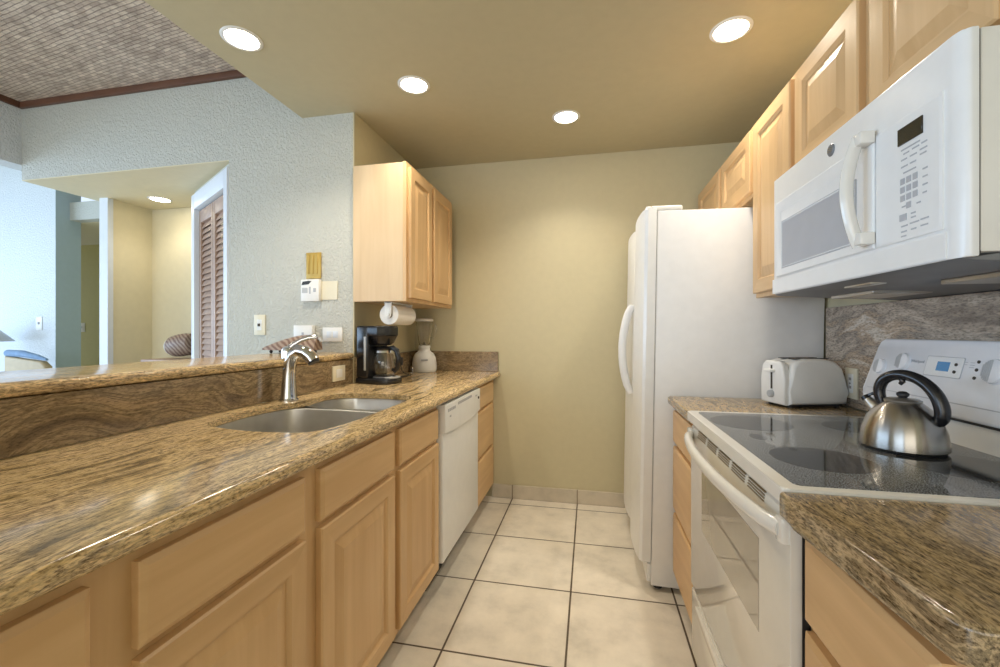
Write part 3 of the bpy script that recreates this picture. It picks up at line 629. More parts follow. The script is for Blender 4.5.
T.part('screen', MB().box(-1.613, -1.577, 2.162, 2.1645, 1.425, 1.455, 0.001, 1), 'knob_grey')
T.part('brand_arc', MB().prism([(-1.616, 1.470), (-1.608, 1.490), (-1.571, 1.494), (-1.551, 1.492), (-1.571, 1.474)], 2.1625, 2.1640, 'y'), 'black_matte')
T.part('button', MB().box(-1.567, -1.557, 2.162, 2.1645, 1.42, 1.46, 0.001, 1), 'grey_mark'); T.part('button', MB().box(-1.541, -1.523, 2.162, 2.1645, 1.43, 1.452, 0.001, 1), 'grey_mark')
T.part('back_plate', MB().box(-1.505, -1.402, 2.1855, 2.1895, 1.386, 1.492, 0.001, 1), 'ivory')
T = wall_plate('wall_outlet', 'horizontal white outlet plate on textured wall above the bar end', 'outlet', -1.495, -1.370, 1.148, 1.228)
T.part('socket', MB().box(-1.468, -1.436, 2.181, 2.184, 1.170, 1.206, 0.004, 2).box(-1.428, -1.396, 2.181, 2.184, 1.170, 1.206, 0.004, 2), 'casing')
T = wall_plate('wall_phone_jack', 'square white box on textured wall behind the woven basket', 'wall box', -1.665, -1.545, 1.150, 1.240, d=0.03)
T.part('jack', MB().box(-1.612, -1.598, 2.157, 2.160, 1.185, 1.20, 0.001, 1), 'grey_mark')
# outlet in the splash
T = Thing('splash_outlet', 'ivory outlet set in the granite splash by the faucet', 'outlet', (-1.306, 2.04, 0.985))
T.part('cover_plate', MB().box(-1.3065, -1.299, 1.985, 2.100, 0.944, 1.024, 0.002, 2), 'ivory')
T.part('socket', MB().box(-1.2995, -1.297, 2.015, 2.070, 0.962, 1.006, 0.003, 2), 'plastic_white')
T = Thing('splash_outlet', 'ivory outlet in the right granite backsplash between toaster and range', 'outlet', (0.975, 1.875, 1.0))
T.part('cover_plate', MB().box(0.971, 0.9785, 1.832, 1.906, 0.950, 1.066, 0.002, 2), 'ivory')
T.part('socket', MB().box(0.969, 0.9715, 1.852, 1.886, 0.972, 1.044, 0.003, 2), 'plastic_white')
T.part('socket_slots', MB().box(0.9683, 0.9695, 1.863, 1.866, 1.020, 1.030).box(0.9683, 0.9695, 1.872, 1.875, 1.020, 1.030).box(0.9683, 0.9695, 1.863, 1.866, 0.988, 0.998).box(0.9683, 0.9695, 1.872, 1.875, 0.988, 0.998).box(0.9683, 0.9695, 1.866, 1.874, 1.006, 1.010), 'slot')

# striped basket on the bar
def basket():
    L = (-1.545, 2.03, 1.0885); T = Thing('woven_basket', 'brown striped woven dish with arched top on the bar behind the faucet', 'basket', L)
    mb = MB(); t = mb.bm; n = 14; A = []; B = []
    for i in range(n + 1):
        u = i / n; x = -0.165 + 0.295 * u; h = 0.022 + 0.058 * math.sin(min(1, u * 1.25) * math.pi / 2) - 0.012 * max(0, u - 0.8) * 5
        w = 0.03 + 0.045 * math.sin(math.pi * min(1, 0.25 + u * 0.7)); row = []
        for k in range(9):
            v = k / 8 * math.pi; row.append((x, -math.cos(v) * w, 0.018 + math.sin(v) * h))
        A.append([t.verts.new(p) for p in row])
    for a, b in zip(A, A[1:]):
        for k in range(8): t.faces.new((a[k], a[k + 1], b[k + 1], b[k]))
        t.faces.new((a[0], b[0], b[8], a[8]))
    t.faces.new(A[0]); t.faces.new(A[-1][::-1]); bmesh.ops.recalc_face_normals(t, faces=t.faces)
    bmesh.ops.translate(t, vec=Vector(L), verts=t.verts); T.part('woven_shell', mb, 'basket', smooth=60)
    for x, y in ((-0.13, -0.035), (-0.01, -0.055), (0.07, -0.058), (-0.13, 0.035), (-0.01, 0.055), (0.07, 0.058)):
        T.part('foot', MB().lathe([(0, 0), (0.006, 0.001), (0.009, 0.009), (0.006, 0.018), (0, 0.020)], (L[0] + x, L[1] + y, L[2]), 14), 'slot')
    T.part('tip_knot', MB().tube([(L[0] + .118, L[1], L[2] + .07), (L[0] + .138, L[1], L[2] + .080), (L[0] + .148, L[1], L[2] + .062)], 0.008, 8, up=(0, 1, 0)), 'knob_grey')
basket()

# ---------------------------------------------------------------- things past the bar
T = Thing('alcove_console', 'narrow wooden console in the alcove under the round woven drum', 'console table', (-3.15, 2.80, 0))
T.part('table_top', MB().box(-3.42, -2.98, 2.68, 2.93, 0.965, 0.988, 0.004, 2), 'louver')
for x in (-3.39, -3.01):
    for y in (2.70, 2.90): T.part('leg', MB().box(x - 0.015, x + 0.015, y - 0.015, y + 0.015, 0, 0.965, 0.002, 1), 'louver')
T = Thing('woven_drum', 'round brown striped woven drum with white rim in the alcove', 'basket', (-3.14, 2.78, 0.989))
RY = Matrix.Translation((-3.27, 2.80, 0.989 + 0.093)) @ Matrix.Rotation(R(82), 4, 'Y')
T.part('woven_body', MB().lathe([(0, 0.012), (0.066, 0.012), (0.082, 0.04), (0.089, 0.10), (0.088, 0.16), (0.076, 0.22), (0.05, 0.242), (0, 0.246)], n=32, M4=RY), 'basket')
T.part('white_rim', MB().lathe([(0, -0.002), (0.055, -0.002), (0.066, 0.006), (0.066, 0.018), (0.05, 0.022), (0, 0.022)], n=32, M4=RY), 'plastic_white')
T = wall_plate('light_switch', 'white switch plate on the bright wall at far left', 'light switch', -6.03, -5.94, 1.22, 1.37, y=3.5995)
T.part('toggle', MB().box(-5.99, -5.975, 3.583, 3.594, 1.285, 1.31, 0.001, 1), 'grey_mark')
T = wall_plate('light_switch', 'ivory switch plate on the yellow hall wall', 'light switch', -7.30, -7.18, 1.20, 1.33, 'ivory', y=4.8495)
T.part('toggle', MB().box(-7.245, -7.235, 4.835, 4.844, 1.25, 1.28, 0.001, 1), 'plastic_white')
T = Thing('dining_chair', 'tan dining chair with blue-grey top cushion, partly visible beyond the bar at far left', 'chair', (-5.55, 3.0, 0))
T.part('seat', MB().box(-5.80, -5.30, 2.75, 3.25, 0.42, 0.50, 0.03, 3), 'tan')
for x in (-5.77, -5.33):
    for y in (2.78, 3.22): T.part('leg', MB().tube([(x, y, 0), (x, y, 0.42)], [0.014, 0.02], 10), 'trim_brown')
T.part('backrest', MB().prism([(-5.80, 0.50), (-5.30, 0.50), (-5.25, 0.86), (-5.32, 0.91), (-5.80, 0.955)], 3.20, 3.27, 'y', 0.02, 3), 'tan')
T.part('top_cushion', MB().tube([(-5.80, 3.235, 0.985), (-5.60, 3.235, 0.98), (-5.40, 3.235, 0.950), (-5.28, 3.235, 0.925)], [0.035, 0.035, 0.025, 0.012], 14, up=(0, 1, 0)), 'blue_cloth')
T = Thing('floor_lamp', 'dark shaded lamp just entering the left edge of the photo', 'lamp', (-6.23, 3.30, 0))
T.part('base', MB().lathe([(0, 0), (0.14, 0), (0.14, 0.015), (0.02, 0.03), (0, 0.03)], (-6.23, 3.30, 0), 32), 'black_matte')
T.part('pole', MB().tube([(-6.23, 3.30, 0.02), (-6.23, 3.30, 1.27)], 0.010, 12), 'black_matte')
T.part('lamp_shade', MB().lathe([(0.21, 1.10), (0.06, 1.26), (0.057, 1.257), (0.205, 1.10), (0.21, 1.10)], (-6.23, 3.30, 0), 40), 'knob_grey')

# ---------------------------------------------------------------- right side: refrigerator
def fridge():
    L = (0.62, 2.54, 0.0); T = Thing('refrigerator', 'tall white side-by-side refrigerator standing past the right counter', 'refrigerator', L)
    T.part('cabinet', MB().box(0.275, 0.965, 2.085, 2.990, 0.018, 1.755, 0.006, 2), 'white_tex')
    def fdoor(y0, y1, name):
        pts = [(0.272, y0), (0.235, y0), (0.222, y0 + 0.012)]
        for k in range(1, 8):
            u = k / 8; pts.append((0.222 - 0.016 * math.sin(math.pi * u), y0 + (y1 - y0) * u))
        pts += [(0.222, y1 - 0.012), (0.235, y1), (0.272, y1)]
        return T.part(name, MB().prism(pts, 0.125, 1.768, 'z', 0.005, 3), 'white')
    d1 = fdoor(2.083, 2.525, 'door'); d2 = fdoor(2.533, 2.992, 'door')
    T.part('door_gasket', MB().box(0.271, 0.276, 2.092, 2.985, 0.13, 1.75), 'knob_grey')
    for y, d in ((2.495, d1), (2.565, d2)):
        pts = []
        for k in range(13):
            u = k / 12; pts.append((0.210 - 0.050 * math.sin(math.pi * u) ** 0.7, y, 0.85 + 0.49 * u))
        T.part('handle', MB().tube(pts, [0.012] + [0.013] * 11 + [0.012], 12, up=(0, 1, 0), flat=1.5), 'white', parent=d)
    T.part('hinge_cover', MB().box(0.250, 0.385, 2.088, 2.155, 1.754, 1.780, 0.008, 3).box(0.225, 0.250, 2.095, 2.145, 1.768, 1.780, 0.004, 2), 'plastic_white')
    T.part('hinge_cover', MB().box(0.250, 0.385, 2.92, 2.985, 1.754, 1.780, 0.008, 3), 'plastic_white')
    T.part('kick_grille', MB().box(0.258, 0.275, 2.095, 2.98, 0.03, 0.112, 0.003, 2), 'white')
    T.part('foot', MB().lathe([(0, 0), (0.02, 0), (0.02, 0.02), (0, 0.02)], (0.31, 2.12, 0.0), 16), 'black_matte')
    T.part('foot', MB().lathe([(0, 0), (0.02, 0), (0.02, 0.02), (0, 0.02)], (0.31, 2.95, 0.0), 16), 'black_matte')
    T.part('foot', MB().lathe([(0, 0.01), (0.02, 0.01), (0.02, 0.02), (0, 0.02)], (0.92, 2.12, 0.0), 16), 'black_matte')
    T.part('foot', MB().lathe([(0, 0.01), (0.02, 0.01), (0.02, 0.02), (0, 0.02)], (0.92, 2.95, 0.0), 16), 'black_matte')
    T.part('emblem', MB().lathe([(0, 0), (0.014, 0), (0.013, 0.003), (0, 0.003)], n=20, M4=Matrix.Translation((0.2145, 2.20, 1.70)) @ Matrix.Rotation(R(-90), 4, 'Y')), 'grey_metal', parent=d1)
    T.o.rotation_euler = (0, R(1.0), 0); T.o.location.z = 0.003
fridge()

# right wall cabinets (front frame x=.70, doors to .68)
def right_wall_cab(y0, y1, z0, z1, label, doors, depth0=0.70):
    T = Thing('wall_cabinet', label, 'cabinet', (0.85, (y0 + y1) / 2, z0))
    T.part('body', MB().box(depth0 + 0.02, 0.999, y0 + 0.001, y1 - 0.001, z0 + 0.002, z1 - 0.002), 'wood_side')
    T.part('face_frame', MB().box(depth0, depth0 + 0.02, y0, y1, z0, z1, 0.001, 1), 'wood_v')
    for a, b in doors: add_door(T, -1, depth0, a, b, z0 + 0.018, z1 - 0.022)
    return T
right_wall_cab(0.868, 1.648, 1.722, 2.105, 'two-door maple cabinet mounted directly above the microwave', [(0.892, 1.236), (1.280, 1.632)])
right_wall_cab(1.650, 2.030, 1.348, 2.105, 'tall single-door maple wall cabinet between microwave and refrigerator', [(1.668, 2.012)])
right_wall_cab(2.032, 3.04, 1.795, 2.105, 'short two-door maple cabinet above the refrigerator, meeting the back wall', [(2.050, 2.460), (2.505, 2.940)])

# ---------------------------------------------------------------- microwave
def microwave():
    y0, y1, xf = 0.872, 1.642, 0.620
    T = Thing('microwave', 'white over-the-range microwave mounted above the cooktop', 'microwave', (0.80, 1.257, 1.33))
    T.part('case', MB().box(0.646, 0.998, y0 + 0.002, y1 - 0.002, 1.340, 1.720, 0.003, 2), 'bisque')
    # front body: rounded near vertical corner
    pts = [(0.642, y1), (xf + 0.006, y1), (xf, y1 - 0.008)]
    for k in range(9):
        a = k / 8 * math.pi / 2; pts.append((xf + 0.014 - 0.014 * math.cos(a), y0 + 0.030 - 0.030 * math.sin(a)))
    pts.append((0.642, y0))
    T.part('front_shell', MB().prism(pts, 1.332, 1.722, 'z', 0.003, 2), 'white')
    T.part('seam', MB().box(0.641, 0.647, y0 + 0.004, y1 - 0.003, 1.338, 1.718), 'slot')
    fm = lambda u, v, n: (xf - n, u, v)
    d = T.part('door', ring_panel(fm, 1.098, 1.610, 1.388, 1.636, [(0, 0.0), (0, 0.003), (0.003, 0.006), (0.034, 0.006), (0.038, 0.004), (0.040, 0.004)]), 'white')
    T.part('window', ring_panel(fm, 1.165, 1.558, 1.414, 1.562, [(0, 0.004), (0, 0.0075), (0.001, 0.0075), (0.004, 0.0062), (0.006, 0.0062)]), new_window, parent=d)
    T.part('window_gasket', ring_panel(fm, 1.162, 1.561, 1.411, 1.565, [(0, 0.004), (0, 0.0066), (0.002, 0.0066)]), 'grey_mark', parent=d)
    T.part('lower_trim', ring_panel(fm, 0.905, 1.640, 1.334, 1.382, [(0, 0.0), (0, 0.003), (0.002, 0.004), (0.004, 0.004)]), 'white')
    T.part('control_panel', ring_panel(fm, 0.912, 1.094, 1.388, 1.636, [(0, 0.0), (0, 0.003), (0.004, 0.005), (0.006, 0.005)]), 'white')
    h = []
    for k in range(15):
        u = k / 14; h.append((xf - 0.020 - 0.026 * math.sin(math.pi * u) ** 0.9, 1.122, 1.398 + 0.250 * u))
    hd = T.part('handle', MB().tube(h, 0.0105, 12, up=(0, 1, 0), flat=1.3), 'bisque', parent=d)
    for z in (1.412, 1.636):
        T.part('handle_mount', MB().box(xf - 0.034, xf - 0.004, 1.092, 1.130, z - 0.014, z + 0.014, 0.004, 2), 'bisque', parent=hd)
    T.part('display', MB().box(xf - 0.0075, xf - 0.0045, 0.954, 1.020, 1.580, 1.614, 0.0008, 1), 'lcd_dark')
    kp = MB(); km = MB()
    for r_ in range(3):
        for c in range(3): kp.box(xf - 0.0062, xf - 0.0048, 1.014 - c * 0.017 - 0.012, 1.014 - c * 0.017, 1.512 - r_ * 0.017 - 0.012, 1.512 - r_ * 0.017, 0.0003, 1)
    kp.box(xf - 0.0062, xf - 0.0048, 0.985, 0.997, 1.449, 1.461).box(xf - 0.0062, xf - 0.0048, 0.997, 1.016, 1.427, 1.440)
    for i, (a, z, w) in enumerate([(1.012, 1.569, .05), (1.006, 1.560, .016), (0.982, 1.561, .018), (0.958, 1.562, .014), (1.012, 1.549, .016), (0.988, 1.549, .018), (0.962, 1.551, .018), (1.012, 1.535, .018), (0.988, 1.535, .016), (0.962, 1.542, .016),
                                   (1.006, 1.522, .034), (0.955, 1.512, .012), (0.955, 1.497, .012), (0.955, 1.482, .012), (0.955, 1.467, .010), (1.010, 1.455, .010), (0.970, 1.452, .010), (0.985, 1.436, .012), (0.985, 1.428, .012),
                                   (1.012, 1.416, .018), (0.988, 1.417, .024), (0.960, 1.418, .020), (1.012, 1.405, .016), (0.985, 1.405, .014), (0.960, 1.406, .018), (1.012, 1.396, .014)]):
        km.box(xf - 0.0058, xf - 0.0048, a - w, a, z - 0.0014, z + 0.0014)
    T.part('keypad', kp, 'grey_mark'); T.part('panel_lettering', km, 'grey_mark')
    e = T.part('emblem', MB().lathe([(0, 0), (0.016, 0), (0.0165, 0.001), (0.014, 0.0035), (0, 0.004)], n=28, M4=Matrix.Translation((xf, 1.278, 1.681)) @ Matrix.Rotation(R(-90), 4, 'Y')), 'grey_metal')
    T.part('emblem_script', face_text('GE', 0.018, xf - 0.0044, 1.278, 1.681), 'chrome', parent=e)
    u = MB().prism([(0.622, 1.3315), (0.690, 1.340), (0.998, 1.340), (0.998, 1.306), (0.90, 1.312), (0.64, 1.326)], y0 + 0.006, y1 - 0.004, 'y', 0.002, 1)
    T.part('underside', u, 'grey_metal')
    for ya in (0.92, 1.36):
        T.part('vent_filter', MB().box(0.76, 0.90, ya, ya + 0.21, 1.309, 1.3195, 0.002, 1), 'steel')
    T.part('lamp_cover', MB().box(0.665, 0.70, 1.20, 1.31, 1.3205, 1.328, 0.002, 2), 'steel')
def mat_mw_window():
    m, nt, b = new_mat('microwave_window_screen')
    tc = nd(nt, 'ShaderNodeTexCoord'); v = nd(nt, 'ShaderNodeTexVoronoi'); v.inputs['Scale'].default_value = 420
    nt.links.new(tc.outputs['Object'], v.inputs['Vector'])
    r = ramp(nt, [(0.2, (0.54, 0.57, 0.60)), (0.5, (0.68, 0.71, 0.74))]); nt.links.new(v.outputs['Distance'], r.inputs[0]); nt.links.new(r.outputs[0], b.inputs['Base Color'])
    b.inputs['Roughness'].default_value = 0.08
    return m
new_window = mat_mw_window()
microwave()

# ---------------------------------------------------------------- right base cabinets, counters
XR = 0.384
def right_cab(y0, y1, label, fronts, hingez=0.873):
    T = Thing('base_cabinet', label, 'cabinet', (0.68, (y0 + y1) / 2, 0))
    T.part('body', MB().box(XR + 0.02, 0.975, y0, y1, 0.10, hingez), 'wood_side')
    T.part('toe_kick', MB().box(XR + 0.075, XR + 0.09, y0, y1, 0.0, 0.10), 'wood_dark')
    T.part('face_frame', MB().box(XR, XR + 0.02, y0, y1, 0.10, hingez, 0.001, 1), 'wood_v')
    for kind, a, b, c, d in fronts: (add_door if kind == 'door' else add_drawer)(T, -1, XR, a, b, c, d)
right_cab(1.646, 2.062, 'narrow wooden three-drawer cabinet between refrigerator and range', [('drawer', 1.664, 2.045, 0.710, 0.852), ('drawer', 1.664, 2.045, 0.410, 0.692), ('drawer', 1.664, 2.045, 0.125, 0.392)])
right_cab(0.520, 0.856, 'wooden drawer cabinet right of the range, nearest the camera', [('drawer', 0.548, 0.843, 0.700, 0.848), ('drawer', 0.548, 0.843, 0.42, 0.682), ('drawer', 0.548, 0.843, 0.125, 0.402)])
def counter(pts, label, z0=0.8745, z1=0.914, bevel_r=0.014):
    single('countertop', MB().prism(pts, z0, z1, 'z', bevel_r, 5), 'granite_right', label, 'countertop')
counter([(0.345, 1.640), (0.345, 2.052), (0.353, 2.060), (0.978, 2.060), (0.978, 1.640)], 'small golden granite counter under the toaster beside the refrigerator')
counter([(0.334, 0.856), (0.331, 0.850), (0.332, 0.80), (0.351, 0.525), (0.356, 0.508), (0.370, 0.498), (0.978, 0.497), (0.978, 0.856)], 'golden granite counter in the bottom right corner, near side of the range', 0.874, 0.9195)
single('backsplash', MB().box(0.979, 0.999, 0.30, 2.062, 0.915, 1.305, 0.001, 1), 'granite_wall', 'full-height mottled granite backsplash on the right wall behind the range', 'backsplash')

# ---------------------------------------------------------------- range
def rrect(x0, x1, y0, y1, r, n=6):
    out = []
    for cx, cy, a0 in ((x1 - r, y0 + r, -90), (x1 - r, y1 - r, 0), (x0 + r, y1 - r, 90), (x0 + r, y0 + r, 180)):
        for k in range(n + 1):
            a = R(a0 + 90 * k / n); out.append((cx + r * math.cos(a), cy + r * math.sin(a)))
    return out
def kitchen_range():
    y0, y1 = 0.858, 1.634
    T = Thing('range', 'white electric range with black speckled glass cooktop on the right side', 'range', (0.65, 1.245, 0))
    T.part('body', MB().box(0.385, 0.965, y0 + 0.004, y1 - 0.004, 0.02, 0.893), 'bisque')
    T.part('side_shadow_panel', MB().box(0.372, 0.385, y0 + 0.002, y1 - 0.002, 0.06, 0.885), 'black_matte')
    ct = T.part('cooktop_frame', MB().prism(rrect(0.339, 0.945, y0 - 0.001, y1 + 0.003, 0.012), 0.893, 0.9225, 'z', 0.005, 4, top_only=True), 'bisque')
    T.part('glass_surface', MB().prism(rrect(0.368, 0.895, y0 + 0.022, y1 - 0.024, 0.014), 0.919, 0.9236, 'z', 0.001, 1, top_only=True), 'cooktop', parent=ct)
    for x, y, r in ((0.485, 1.455, 0.112), (0.500, 1.070, 0.098), (0.765, 1.445, 0.082), (0.765, 1.075, 0.105)):
        T.part('burner', MB().lathe([(0, 0.0), (r, 0.0), (r, 0.0003), (0, 0.0003)], (x, y, 0.9236), 48), 'burner', parent=ct)
    T.part('hot_surface_light', MB().lathe([(0, 0.0), (0.020, 0.0), (0.020, 0.0003), (0, 0.0003)], (0.440, 1.262, 0.9236), 24, sy=1.6), 'burner', parent=ct)
    # oven door
    dm = MB().prism([(0.3555, 0.870), (0.352, 0.845), (0.352, 0.318), (0.356, 0.312), (0.372, 0.312), (0.372, 0.884)], y0 + 0.001, y1 - 0.001, 'y', 0.003, 2)
    d = T.part('oven_door', dm, 'door_glass')
    T.part('oven_window', ring_panel(lambda u, v, n: (0.352 - n, u, v), 1.005, 1.480, 0.565, 0.765, [(0, 0), (0, 0.0008), (0.002, 0.0008)]), 'oven_glass', parent=d)
    vs = MB()
    for g in range(5):
        for k in range(4):
            ya = 0.98 + g * 0.115; zz = 0.8525 + k * 0.0062
            vs.box(0.3505 + k * 0.0008, 0.3555 + k * 0.0008, ya, ya + 0.092, zz, zz + 0.0022)
    T.part('vent_slots', vs, 'vent_tan', parent=d)
    pts = []; rad = []
    for k in range(21):
        u = k / 20; b_ = math.sin(math.pi * u) ** 0.6
        pts.append((0.350 - 0.004 - 0.044 * b_, y0 + 0.022 + (y1 - y0 - 0.044) * u, 0.842)); rad.append(0.017)
    T.part('handle', MB().tube(pts, rad, 14, up=(0, 0, 1), flat=0.8), 'bisque', parent=d)
    for y in (y0 + 0.004, y1 - 0.034): T.part('handle_mount', MB().box(0.338, 0.358, y, y + 0.030, 0.818, 0.866, 0.005, 2), 'bisque', parent=d)
    T.part('storage_drawer', MB().box(0.354, 0.374, y0 + 0.003, y1 - 0.003, 0.075, 0.300, 0.005, 2).box(0.342, 0.356, y0 + 0.10, y1 - 0.10, 0.262, 0.290, 0.005, 2), 'bisque')
    T.part('toe_base', MB().box(0.40, 0.42, y0 + 0.01, y1 - 0.01, 0, 0.075), 'black_matte')
    # backguard riser, slot and leaning console
    T.part('riser', MB().prism([(0.895, 0.919), (0.965, 0.919), (0.965, 0.985), (0.905, 0.985), (0.903, 0.975)], y0 + 0.012, y1 - 0.006, 'y', 0.003, 2), 'bisque')
    T.part('vent_gap', MB().box(0.893, 0.968, y0 + 0.02, y1 - 0.02, 0.982, 0.994), 'black_matte')
    lean = R(14)
    # outline in (y, z') on the leaning face, rounded top corners that taper inwards
    oz, H_ = 0.992, 0.198
    o2 = [(y0 - 0.002, 0.010), (y0 + 0.008, 0.0), (y1 - 0.010, 0.0), (y1 + 0.002, 0.012), (y1 + 0.001, 0.03), (y1 - 0.012, H_ - 0.03), (y1 - 0.020, H_ - 0.010), (y1 - 0.038, H_), (y0 + 0.038, H_), (y0 + 0.020, H_ - 0.010), (y0 + 0.012, H_ - 0.03), (y0 - 0.002, 0.03)]
    ML = Matrix.Translation((0.878, 0, oz)) @ Matrix.Rotation(lean, 4, 'Y')
    c = T.part('control_console', MB().prism(o2, 0.0, 0.042, 'x', 0.007, 3, M4=ML), 'range_panel')
    T.part('console_back', MB().box(0.925, 0.972, y0 + 0.05, y1 - 0.05, 0.994, 1.165), 'bisque', parent=c)
    def on_face(y, z, M3=None): return ML @ Matrix.Translation((0, y, z)) @ Matrix.Rotation(R(-90), 4, 'Y')
    for y, z, r in ((1.578, 0.106, 0.024), (1.484, 0.128, 0.025), (1.190, 0.124, 0.029), (1.03, 0.124, 0.025), (0.93, 0.105, 0.024)):
        k = T.part('knob', MB().lathe([(0, 0), (r * 1.06, 0), (r * 1.06, 0.001), (r * 0.99, 0.0015), (r * 0.96, 0.009), (r * 0.90, 0.010), (0, 0.010)], n=32, M4=on_face(y, z)), 'range_panel', parent=c)
        rb = MB()
        for q in range(5):
            o_ = r * (0.02 + q * 0.17); hh = math.sqrt(max(1e-6, 0.80 * r * r - (o_ + r * 0.06) ** 2)); rb.box(-hh, hh, o_, o_ + r * 0.12, 0.0098, 0.0108, M4=on_face(y, z))
        T.part('knob_grip', rb, 'knob_grey', parent=c)
    T.part('clock_bezel', MB().prism(rrect(1.280, 1.397, 0.098, 0.150, 0.004, 3), -0.002, 0.001, 'x', 0.0008, 1, M4=ML), 'white', parent=c)
    T.part('bezel_outline', MB().prism(rrect(1.2785, 1.3985, 0.0965, 0.1515, 0.004, 3), -0.0012, 0.001, 'x', M4=ML), 'grey_mark', parent=c)
    T.part('clock_display', MB().box(-0.0028, -0.0015, 1.318, 1.358, 0.112, 0.137, M4=ML), 'lcd', parent=c)
    T.part('timer_button', MB().lathe([(0, 0), (0.004, 0), (0.004, 0.002), (0, 0.002)], n=12, M4=on_face(1.298, 0.132) @ Matrix.Translation((0, 0, 0.002))), 'slot', parent=c)
    T.part('timer_button', MB().lathe([(0, 0), (0.004, 0), (0.004, 0.002), (0, 0.002)], n=12, M4=on_face(1.298, 0.113) @ Matrix.Translation((0, 0, 0.002))), 'slot', parent=c)
    for z in (0.144, 0.124, 0.104):
        T.part('indicator', MB().lathe([(0, 0), (0.004, 0), (0.004, 0.0015), (0, 0.0015)], n=12, M4=on_face(1.240, z)), 'slot', parent=c)
    T.part('indicator', MB().lathe([(0, 0), (0.003, 0), (0.003, 0.0015), (0, 0.0015)], n=12, M4=on_face(1.518, 0.115)), 'grey_mark', parent=c)
    lt = text_mesh('Whirlpool', 0.012, ML @ Matrix(((0, 0, -1, -0.0006), (-1, 0, 0, 1.432), (0, 1, 0, 0.132), (0, 0, 0, 1))))
    T.part('lettering', lt, 'grey_mark', parent=c)
    T.part('console_groove', MB().box(-0.0008, 0.001, y0 + 0.02, y1 - 0.02, 0.034, 0.0365, M4=ML), 'grey_mark', parent=c)
    tk = MB()
    for i in range(7): tk.box(-0.0008, 0.001, 1.25 + 0.02 * (i % 3), 1.262 + 0.02 * (i % 3), 0.140 - 0.006 * (i // 3), 0.1415 - 0.006 * (i // 3), M4=ML)
    T.part('small_print', tk, 'grey_mark', parent=c)
M['door_glass'] = plain('glossy_bisque_door_glass', (0.74, 0.71, 0.645), 0.04, noise=0.004, spec=0.8)
M['vent_tan'] = plain('vent_shadow', (0.26, 0.20, 0.12), 0.6)
M['oven_glass'] = plain('mirror_oven_glass', (0.30, 0.275, 0.235), 0.03, spec=0.9, coat=0.6)
kitchen_range()

# ---------------------------------------------------------------- kettle
def kettle():
    L = (0.735, 1.205, 0.9242); T = Thing('kettle', 'brushed steel kettle with black arched handle standing on the cooktop', 'kettle', L)
    T.part('body', MB().lathe([(0, 0.002), (0.088, 0.002), (0.094, 0.008), (0.0945, 0.020), (0.090, 0.052), (0.078, 0.086), (0.060, 0.112), (0.044, 0.126), (0.038, 0.130), (0.0, 0.130)], L, 64), 'brushed')
    T.part('base_rim', MB().lathe([(0, 0), (0.086, 0), (0.090, 0.004), (0, 0.004)], L, 48), 'black_matte')
    l = T.part('lid', MB().lathe([(0, 0.130), (0.040, 0.130), (0.041, 0.134), (0.034, 0.138), (0, 0.141)], L, 40), 'steel')
    T.part('lid_knob', MB().lathe([(0, 0.140), (0.009, 0.141), (0.014, 0.147), (0.014, 0.152), (0.008, 0.157), (0, 0.158)], L, 20), 'black_matte', parent=l)
    a = R(-58); dx, dy = math.cos(a), math.sin(a)
    def P(u, z): return (L[0] + u * dx, L[1] + u * dy, L[2] + z)
    arc = [(-0.048, 0.120), (-0.054, 0.138), (-0.055, 0.160), (-0.046, 0.183), (-0.026, 0.198), (0.000, 0.203), (0.028, 0.197), (0.054, 0.180), (0.074, 0.153), (0.084, 0.122), (0.083, 0.096), (0.074, 0.080)]
    rr = [0.010, 0.012, 0.0125, 0.0125, 0.012, 0.012, 0.012, 0.013, 0.014, 0.0145, 0.014, 0.009]
    fine = []; fr_ = []
    for i in range(len(arc) - 1):
        p0, p1, p2, p3 = (Vector(arc[max(0, min(len(arc) - 1, i + j - 1))]) for j in range(4))
        for q in range(4):
            t = q / 4; fine.append(tuple(0.5 * ((2 * p1) + (p2 - p0) * t + (2 * p0 - 5 * p1 + 4 * p2 - p3) * t * t + (3 * p1 - p0 - 3 * p2 + p3) * t ** 3))); fr_.append(rr[i] * (1 - t) + rr[i + 1] * t)
    T.part('handle', MB().tube([P(*p) for p in fine], fr_, 16, up=(0, 1, 0), flat=1.2), 'black')
    T.part('lid_trigger', MB().tube([P(-0.004, 0.192), P(0.0, 0.184), P(-0.006, 0.177)], [0.006, 0.007, 0.005], 10, up=(0, 1, 0)), 'black')
    sp = T.part('spout', MB().tube([P(-0.060, 0.098), P(-0.078, 0.116), P(-0.088, 0.126)], [0.020, 0.014, 0.011], 16, up=(0, 1, 0)), 'steel')
    T.part('whistle_cap', MB().tube([P(-0.086, 0.124), P(-0.093, 0.132)], [0.012, 0.011], 14, up=(0, 1, 0)), 'black', parent=sp)
    T.o.scale = (0.86, 0.86, 0.87)
    T.part('spout_arm', MB().tube([P(-0.090, 0.132), P(-0.072, 0.142), P(-0.052, 0.138)], 0.0045, 8, up=(0, 1, 0)), 'black', parent=sp)
kettle()

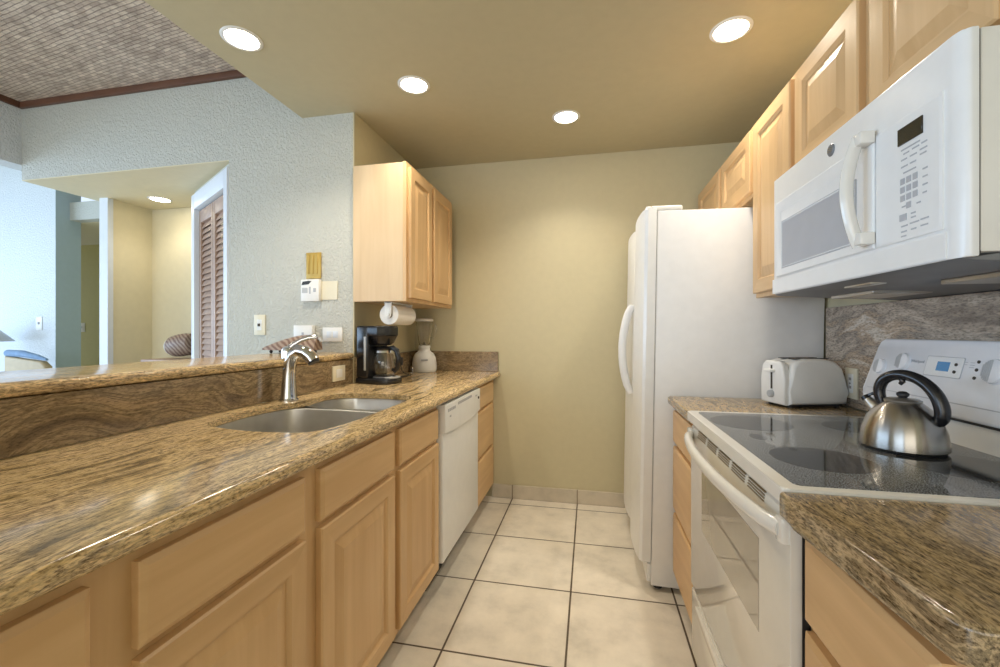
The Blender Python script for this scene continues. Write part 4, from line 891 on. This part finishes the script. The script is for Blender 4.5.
# ---------------------------------------------------------------- toaster
def toaster():
    L = (0.828, 1.912, 0.9145); T = Thing('toaster', 'white two-slot toaster on the counter beside the refrigerator', 'toaster', L)
    MT = Matrix.Translation(L)
    pr = [(-0.070, 0.012), (0.070, 0.012), (0.072, 0.05), (0.070, 0.11), (0.062, 0.148), (0.046, 0.168), (0.02, 0.174), (-0.02, 0.174), (-0.046, 0.168), (-0.062, 0.148), (-0.070, 0.11), (-0.072, 0.05)]
    # side profile (x,z) wide dome, extruded across y
    sp = [(-0.108, 0.010), (0.116, 0.010), (0.118, 0.05), (0.112, 0.10), (0.098, 0.140), (0.072, 0.164), (0.030, 0.174), (-0.040, 0.174), (-0.078, 0.166), (-0.096, 0.148), (-0.106, 0.110), (-0.109, 0.06)]
    sh = T.part('shell', MB().prism(sp, -0.072, 0.072, 'y', 0.014, 4, M4=MT), 'plastic_white', smooth=50)
    T.part('end_panel', MB().prism([(-0.060, 0.008), (0.060, 0.008), (0.062, 0.10), (0.052, 0.150), (0.034, 0.166), (-0.034, 0.166), (-0.052, 0.150), (-0.062, 0.10)], -0.126, -0.098, 'x', 0.008, 3, M4=MT), 'plastic_white')
    T.part('lever_slot', MB().box(-0.1275, -0.125, -0.004, 0.004, 0.062, 0.150, M4=MT), 'slot')
    T.part('lever', MB().box(-0.146, -0.124, -0.018, 0.018, 0.124, 0.136, 0.004, 2, M4=MT), 'plastic_white')
    T.part('browning_knob', MB().lathe([(0, 0), (0.014, 0), (0.013, 0.010), (0.011, 0.012), (0, 0.012)], n=20, M4=MT @ Matrix.Translation((-0.126, 0, 0.044)) @ Matrix.Rotation(R(-90), 4, 'Y')), 'knob_grey')
    for y in (-0.026, 0.026):
        T.part('bread_slot', MB().box(-0.07, 0.07, y - 0.013, y + 0.013, 0.1725, 0.1752, 0.001, 1, M4=MT), 'slot')
    T.part('crumb_tray', MB().box(-0.10, 0.10, -0.062, 0.062, 0.004, 0.012, 0.001, 1, M4=MT), 'black_matte')
    for x in (-0.09, 0.09):
        for y in (-0.05, 0.05): T.part('foot', MB().lathe([(0, 0), (0.009, 0), (0.009, 0.006), (0, 0.006)], (L[0] + x, L[1] + y, L[2]), 12), 'black_matte')
    T.o.rotation_euler.z = R(17); T.o.scale = (1.05, 1.05, 1.06)
toaster()
